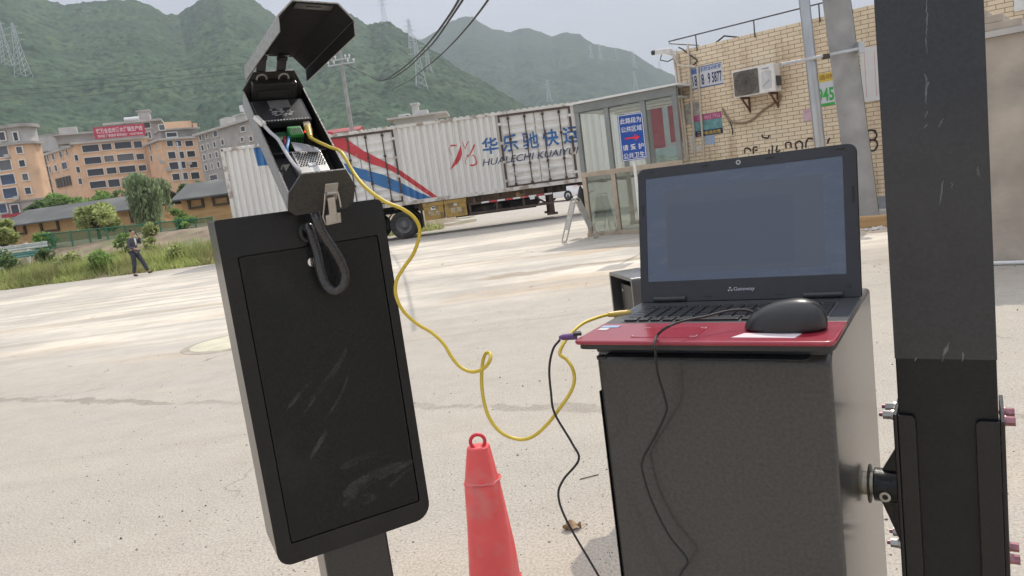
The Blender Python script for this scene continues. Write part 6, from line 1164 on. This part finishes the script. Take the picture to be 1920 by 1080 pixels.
for x0_, x1_ in ((-.16, -.1), (.1, .16)): b = MB(); b.cyl(Lp(x0_, LDP - .006, .0045), Lp(x1_, LDP - .006, .0045), .0055, n=14); b.build('hinge', M_LBK, lp, smooth=True)
for x, y in ((-.15, .02), (.15, .10), (-.15, .27), (.15, .27)): b = MB(); b.cyl(Lp(x, y, -.0330), Lp(x, y, -.0285), .008); b.build('foot', M_BLKPL, lp)
# ---------------------------------------------------------------- mouse with its cable
mc = fl_.w(.113, .070, .0008); mo_ = thing('computer_mouse', 'black wired mouse resting on the red palm rest of the laptop', 'mouse', mc, fl_.rz + radians(-4))
b = MB(); n1, n2 = 26, 32; V = []
for i in range(n1 + 1):
    th_ = i / n1 * pi / 2
    for j in range(n2):
        a = 2 * pi * j / n2; ca, sa = cos(a), sin(a); e = .92
        x = .056 * (abs(ca) ** e) * (1 if ca >= 0 else -1) * cos(th_) ** .8; y = .031 * (abs(sa) ** e) * (1 if sa >= 0 else -1) * cos(th_) ** .75; z = .046 * sin(th_) ** 1.0
        z *= .86 + .16 * x / .056; x += .006 * sin(th_); y *= 1 - .1 * cos(2 * x / .056); V.append((x, y, .002 + z))
b.add(V, [(i * n2 + j, i * n2 + (j + 1) % n2, (i + 1) * n2 + (j + 1) % n2, (i + 1) * n2 + j) for i in range(n1) for j in range(n2)] + [tuple(range(n2))]); b.build('shell', mat('mouse_black', (.022, .022, .023), .34, .1, 60, spec=.5, coat=.15), mo_, smooth='all')
b = MB(); b.prism([(x * 1.0, y) for x, y in [(.053 * cos(t) * (1.0), .0295 * sin(t)) for t in np.linspace(0, 2 * pi, 40, endpoint=False)]], (0, 0, .0004), (1, 0, 0), (0, 1, 0), (0, 0, 1), .004); b.build('underside', M_BLKPL, mo_)
def dome_line(pts, r):
    b = MB(); P = []
    for x, y in pts:
        best = min(V, key=lambda q: (q[0] - x) ** 2 + (q[1] - y) ** 2 + (0 if q[2] > .006 else 1)); P.append((x, y, best[2] + .0002))
    b.tube(P, r, 5); return b
dome_line([(-.046 + .006 * i, -.0 + 0 * i) for i in range(6)], .0006).build('button_split', mat('seam_black', (.004, .004, .004), .8), mo_)
b = MB(); b.cyl((-.034, -.004, .0235), (-.034, .004, .0235), .006, n=20); b.build('scroll_wheel', M_BLKPL, mo_, smooth=True)
fm = Frame(np.array(mo_.location), -(fl_.rz + radians(-4))); PT = []
for px, py, Y in ((1412, 585, 1.045), (1395, 581, 1.05), (1365, 583, 1.055), (1320, 594, 1.045), (1280, 602, 1.035), (1252, 613, 1.015)): PT.append(at(px, py, Y))
for px, py, y in ((1234, 627, .012), (1228, 641, -.008), (1229, 660, -.012), (1233, 700, .03), (1246, 745, .045), (1249, 772, .05), (1230, 815, .06), (1205, 862, .065), (1206, 890, .065), (1224, 945, .066), (1255, 1005, .064), (1288, 1048, .062), (1280, 1070, .058), (1255, 1110, .045), (1200, 1150, .02), (1150, 1120, .0), (1105, 1050, -.01), (1062, 975, -.01), (1047, 930, -.01), (1056, 900, -.01), (1085, 862, -.01), (1072, 830, -.01), (1040, 775, -.005), (1033, 735, .0), (1030, 690, .005), (1037, 655, .01), (1050, 637, .02)):
    PT.append(fl_.w(*fl_.on(px, py, y)))
P = smooth_path(PT, 10); b = MB(); b.tube(fm.l(P), .0019, 8); b.build('cable', mat('mouse_cable_black', (.02, .02, .021), .65), mo_, smooth=True)
p0, p1 = fl_.w(*fl_.on(1048, 633, .02)), fl_.w(*fl_.on(1082, 630, .035)); b = MB(); q0, q1 = fm.l(p0), fm.l(p1); b.tube(smooth_path([q0, q0 + (q1 - q0) * .25, q0 + (q1 - q0) * .6, q1], 4), np.interp(np.linspace(0, 1, 13), [0, .3, 1], [.0024, .0048, .0058]), 10); b.build('plug', mat('purple_plug', (.115, .05, .17), .4), mo_, smooth=True)
b = MB(); b.beam(q1 - (q1 - q0) * .2 + (0, 0, .004), q1 + (q1 - q0) * .25 + (0, 0, .004), .014, .005); b.build('plug_cover', M_BLKPL, mo_, bevel=.001)
# ---------------------------------------------------------------- yellow network cable
rj = fr.w(*hp2(hz(465, 480, -.012), -.012)); rj2 = fr.w(*hp2(hz(480, 530, -.006), -.006)); rj3 = fr.w(*hp2(hz(520, 556, .003), .003)); rj4 = fr.w(*hp2(hz(600, 592, .012), .012))
YP = [rj, rj2, rj3, rj4] + [at(*q) for q in ((640, 286, 1.215), (662, 322, 1.19), (684, 350, 1.17), (720, 377, 1.16), (755, 392, 1.16), (779, 411, 1.165), (787, 436, 1.17), (776, 474, 1.18), (757, 502, 1.185), (743, 528, 1.19), (743, 556, 1.19), (757, 584, 1.19), (782, 607, 1.19), (810, 624, 1.19), (832, 645, 1.185), (846, 668, 1.18), (862, 687, 1.175), (884, 697, 1.165), (905, 692, 1.15), (918, 677, 1.14), (919, 663, 1.15), (911, 663, 1.165), (905, 680, 1.175), (903, 712, 1.175), (906, 745, 1.17), (915, 778, 1.165), (930, 802, 1.16), (950, 817, 1.155), (978, 824, 1.15), (1003, 816, 1.145), (1028, 793, 1.14), (1052, 762, 1.14), (1070, 735, 1.145), (1077, 712, 1.15), (1073, 690, 1.155), (1062, 674, 1.165), (1050, 664, 1.17), (1055, 647, 1.18), (1070, 626, 1.2), (1092, 607, 1.225), (1118, 596, 1.245), (1140, 590, 1.26), (1160, 588, 1.27), (1180, 587, 1.275))]
P = smooth_path(YP, 8); yc = thing('network_cable', 'yellow network cable looping from the camera head down and up to the laptop', 'cable', YP[0]); o = np.array(yc.location)
M_YELC = mat('yellow_cable_sheath', (.62, .46, .05), .38, .08, 30); b = MB(); b.tube(P - o, .0029, 10); b.build('sheath', M_YELC, yc, smooth='all')
b = MB(); b.tube([rj - o - (rj2 - rj) * .25, rj - o, rj2 - o], [.0062, .0066, .004], 10); b.build('boot', mat('yellow_boot', (.58, .40, .09), .4), yc, smooth=True)
b = MB(); d_ = (rj - rj2); b.beam(rj - o + d_ * .9, rj - o + d_ * .1, .0115, .009); b.build('clip_plug', mat('cream_plug', (.60, .50, .36), .35), yc, bevel=.001)
e1, e0 = YP[-1] - o, YP[-3] - o; b = MB(); b.tube([e0, (e0 + e1) / 2, e1], [.0042, .0058, .0062], 10); b.build('boot', MATS['yellow_boot'], yc, smooth=True)
# ---------------------------------------------------------------- red cone
CYd = 2.6; ca = at(897, 838, CYd); cb_ = at(927, 1080, CYd); dcn = (ca - cb_) / (ca[2] - cb_[2]); root = cb_ - dcn * cb_[2]
cn = thing('traffic_cone', 'faded red traffic cone with ring top and fabric sleeve, between column and cabinet', 'cone', (root[0], root[1], 0)); HC = ca[2]
def cr_(z): return float(np.interp(z, [0, .03, cb_[2], HC - .13, HC - .12, HC - .02, HC], [.185, .165, .089, .061, .056, .040, .037]))
M_CONE = mat('faded_red_vinyl', (.78, .105, .105), .5, .08, 8, bump=.12, bscale=20, dirt=((.66, .22, .20), 9, .8), detail=7); n = 48
def cone_part(name, zs, wob, extra=0.0):
    b = MB(); V = []
    for z in zs:
        for j in range(n):
            a = 2 * pi * j / n; k_ = 1 - wob * .045 * cos(4 * a + .9) + wob * .022 * sin(3 * a + z * 6) + wob * .02 * sin(7 * a - z * 15) + wob * .03 * noise.noise((cos(a) * 2, sin(a) * 2, z * 7)); r_ = (cr_(z) + extra) * k_; V.append((r_ * cos(a) * 1.08 + dcn[0] * z, r_ * sin(a) * .94 + dcn[1] * z, z))
    b.add(V, [(i * n + j, i * n + (j + 1) % n, (i + 1) * n + (j + 1) % n, (i + 1) * n + j) for i in range(len(zs) - 1) for j in range(n)] + [tuple((len(zs) - 1) * n + j for j in range(n))]); return b.build(name, M_CONE, cn, smooth='all')
cone_part('sleeve', np.linspace(.03, HC - .118, 40), 1.0); cone_part('cap_sleeve', np.concatenate([np.linspace(HC - .13, HC - .115, 4), np.linspace(HC - .11, HC - .004, 14), [HC, HC + .002]]), 1.2, .0025)
b = MB(); zz = np.linspace(0, 2 * pi, 49); b.tube([((cr_(HC - .122) + .005) * cos(t) * 1.08 + dcn[0] * HC, (cr_(HC - .122) + .005) * sin(t) * .94 + dcn[1] * (HC - .12), HC - .124 + .0016 * sin(9 * t)) for t in zz], .0028, 6, False); b.build('seam', mat('pink_seam', (.62, .20, .19), .6), cn, smooth=True)
b = MB(); c = np.array([dcn[0] * HC, dcn[1] * HC, HC + .021]); b.tube([c + np.array([.0265 * cos(t), 0, .0265 * sin(t)]) for t in np.linspace(0, 2 * pi, 37)], .0068, 10, False); b.build('ring', mat('ring_red', (.62, .045, .06), .4, .05), cn, smooth=True)
b = MB(); b.prism(rrect(.4, .4, .04), (0, 0, .001), (1, 0, 0), (0, 1, 0), (0, 0, 1), .03); b.build('base', mat('cone_base_black', (.03, .03, .03), .7, .2, 8), cn, bevel=.005)
# ---------------------------------------------------------------- hooded terminal seen past the laptop
zt = 1.16; p1 = gnd(1141.5, 509.5, zt); p2 = gnd(1198.6, 527, zt); dv = p2 - p1; ang = atan2(dv[1], dv[0]); ht = thing('hooded_terminal', 'low black terminal post with rounded metal hood, half hidden behind the laptop', 'terminal', (p1[0], p1[1], 0), ang)
HWD = .34; M_HOOD = powder('hood_grey_black', (.05, .05, .05), .33, None); sgn = 1 if (np.array([-sin(ang), cos(ang)]) @ (p1[:2])) > 0 else -1
b = MB(); HHt = .34; DPT = .16 * sgn
me = ring_plate([(x + HWD / 2, z + zt - HHt / 2) for x, z in rrect(HWD, HHt, .02, 5)], [(x + HWD / 2, z + zt - HHt / 2) for x, z in rrect(HWD - .034, HHt - .034, .01, 4)], (0, 0, 0), (1, 0, 0), (0, 0, 1), (0, 1, 0), DPT); link('hood', me, M_HOOD, ht, smooth=True)
b = MB(); b.span((.0175, DPT * .55, zt - HHt + .018), (HWD - .0175, DPT * .98, zt - .018)); b.build('recessed_back', M_BLKPL, ht); b = MB(); b.span((.075, DPT * .2, zt - .19), (HWD - .02, DPT * .54, zt - .055)); b.build('reader', M_BLK, ht, bevel=.003)
b = MB(); b.span((.06, DPT * .3, zt - HHt + .02), (HWD - .02, DPT * .54, zt - .2)); b.build('white_panel', M_WHITE, ht, bevel=.002); b = MB(); b.box((.10, DPT * .2 - .001 * sgn, zt - .09), (.012, .002, .012)); b.build('indicator', M_PRINT, ht)
b = MB(); b.span((.09, min(0.02 * sgn, DPT * .9), 0), (.25, max(0.02 * sgn, DPT * .9), zt - HHt - .001)); b.build('post', M_BLK, ht, bevel=.004)
# ---------------------------------------------------------------- on the ground
q = gnd(437, 641); t_ = thing('manhole_cover', 'pale round manhole cover set in the yard left of the camera column', 'manhole cover', (q[0], q[1], 0)); b = MB(); polar_prof(b, [(0.001, .012), (.56, .012), (.57, .004)], 40); b.build('cover', mat('pale_yellow_cover', (.52, .49, .37), .8, .15, 3), t_); b = MB(); polar_prof(b, [(.575, .006), (.66, .0075), (.68, .001)], 40); b.build('rim', mat('cover_rim', (.33, .29, .235), .9, .2, 6), t_)
q = gnd(1073, 992); g = np.random.default_rng(12); t_ = thing('dry_leaf', 'crumpled dry brown leaf on the gravelly ground near the cabinet', 'leaf', (q[0], q[1], .003)); b = MB(); nl = 12
P = [(x * .045, y * .03 * (1 - (x * .9) ** 2), .012 * sin(x * 4 + y * 2) + .02 * y * y + g.uniform(0, .006)) for x in np.linspace(-1, 1, nl) for y in (-1, -.5, 0, .5, 1)]
b.add(P, [(i * 5 + j, i * 5 + j + 1, i * 5 + j + 6, i * 5 + j + 5) for i in range(nl - 1) for j in range(4)]); b.build('blade', mat('dry_leaf_brown', (.30, .20, .11), .8, .4, 30), t_, smooth='all'); b = MB(); b.tube([(.042, 0, .008), (.06, .01, .01), (.075, .02, .004)], .002, 5); b.build('stalk', MATS['dry_leaf_brown'], t_)
q = gnd(1107, 897); b = MB(); b.tube([(-.06, 0, .004), (-.02, .006, .006), (.05, .03, .004)], .003, 5); o = b.build('twig', mat('twig_brown', (.12, .085, .06), .9)); o.location = (q[0], q[1], 0); tag(o, 'thin dark twig lying on the ground left of the cabinet', 'twig')
g = np.random.default_rng(77); n = 14000; rr2 = 2.2 + 9 * g.uniform(0, 1, n) ** 1.6; aa = g.uniform(-.68, .62, n); X = rr2 * np.sin(aa); Y = rr2 * np.cos(aa)
cl = np.array([noise.noise((x * .7, y * .7, 3)) for x, y in zip(X, Y)]); keep = cl + .25 > g.uniform(-.25, .75, n); X, Y = X[keep], Y[keep]; n = len(X); sz = g.gamma(1.3, .0014, n) + .001; sz[g.uniform(0, 1, n) > .995] *= 2.6
base_v = np.array([(1, 0, 0), (-.8, .2, 0), (.1, 1, .1), (0, -.9, 0), (.1, 0, .8), (0, .1, -.4)]); ft = [(0, 2, 4), (2, 1, 4), (1, 3, 4), (3, 0, 4), (2, 0, 5), (1, 2, 5), (3, 1, 5), (0, 3, 5)]; ang_ = g.uniform(0, 2 * pi, n); V = base_v[None] * sz[:, None, None] * g.uniform(.7, 1.3, (n, 6, 1)); ca_, sa_ = np.cos(ang_)[:, None], np.sin(ang_)[:, None]
V = np.stack([V[..., 0] * ca_ - V[..., 1] * sa_ + X[:, None], V[..., 0] * sa_ + V[..., 1] * ca_ + Y[:, None], V[..., 2] + .001], -1); b = MB(); b.add(V.reshape(-1, 3), [tuple(i + 6 * k_ for i in f__) for k_ in range(n) for f__ in ft])
o = b.build('gravel', mat('gravel_stone', (.16, .135, .11), .85, .3, 3, island=.55), recalc=False); o['kind'] = 'stuff'
# ---------------------------------------------------------------- air
b = MB(); b.span((-4300, -4300, -2), (4300, 4300, 1000)); hz_ = b.build('haze', None); hz_['kind'] = 'stuff'; m = bpy.data.materials.new('haze_air'); m.use_nodes = True; t = m.node_tree; t.nodes.clear()
v = t.nodes.new('ShaderNodeVolumePrincipled'); v.inputs['Color'].default_value = (.78, .87, .98, 1); v.inputs['Density'].default_value = .00029; v.inputs['Anisotropy'].default_value = .0; oo = t.nodes.new('ShaderNodeOutputMaterial'); t.links.new(v.outputs[0], oo.inputs['Volume']); hz_.data.materials.append(m)
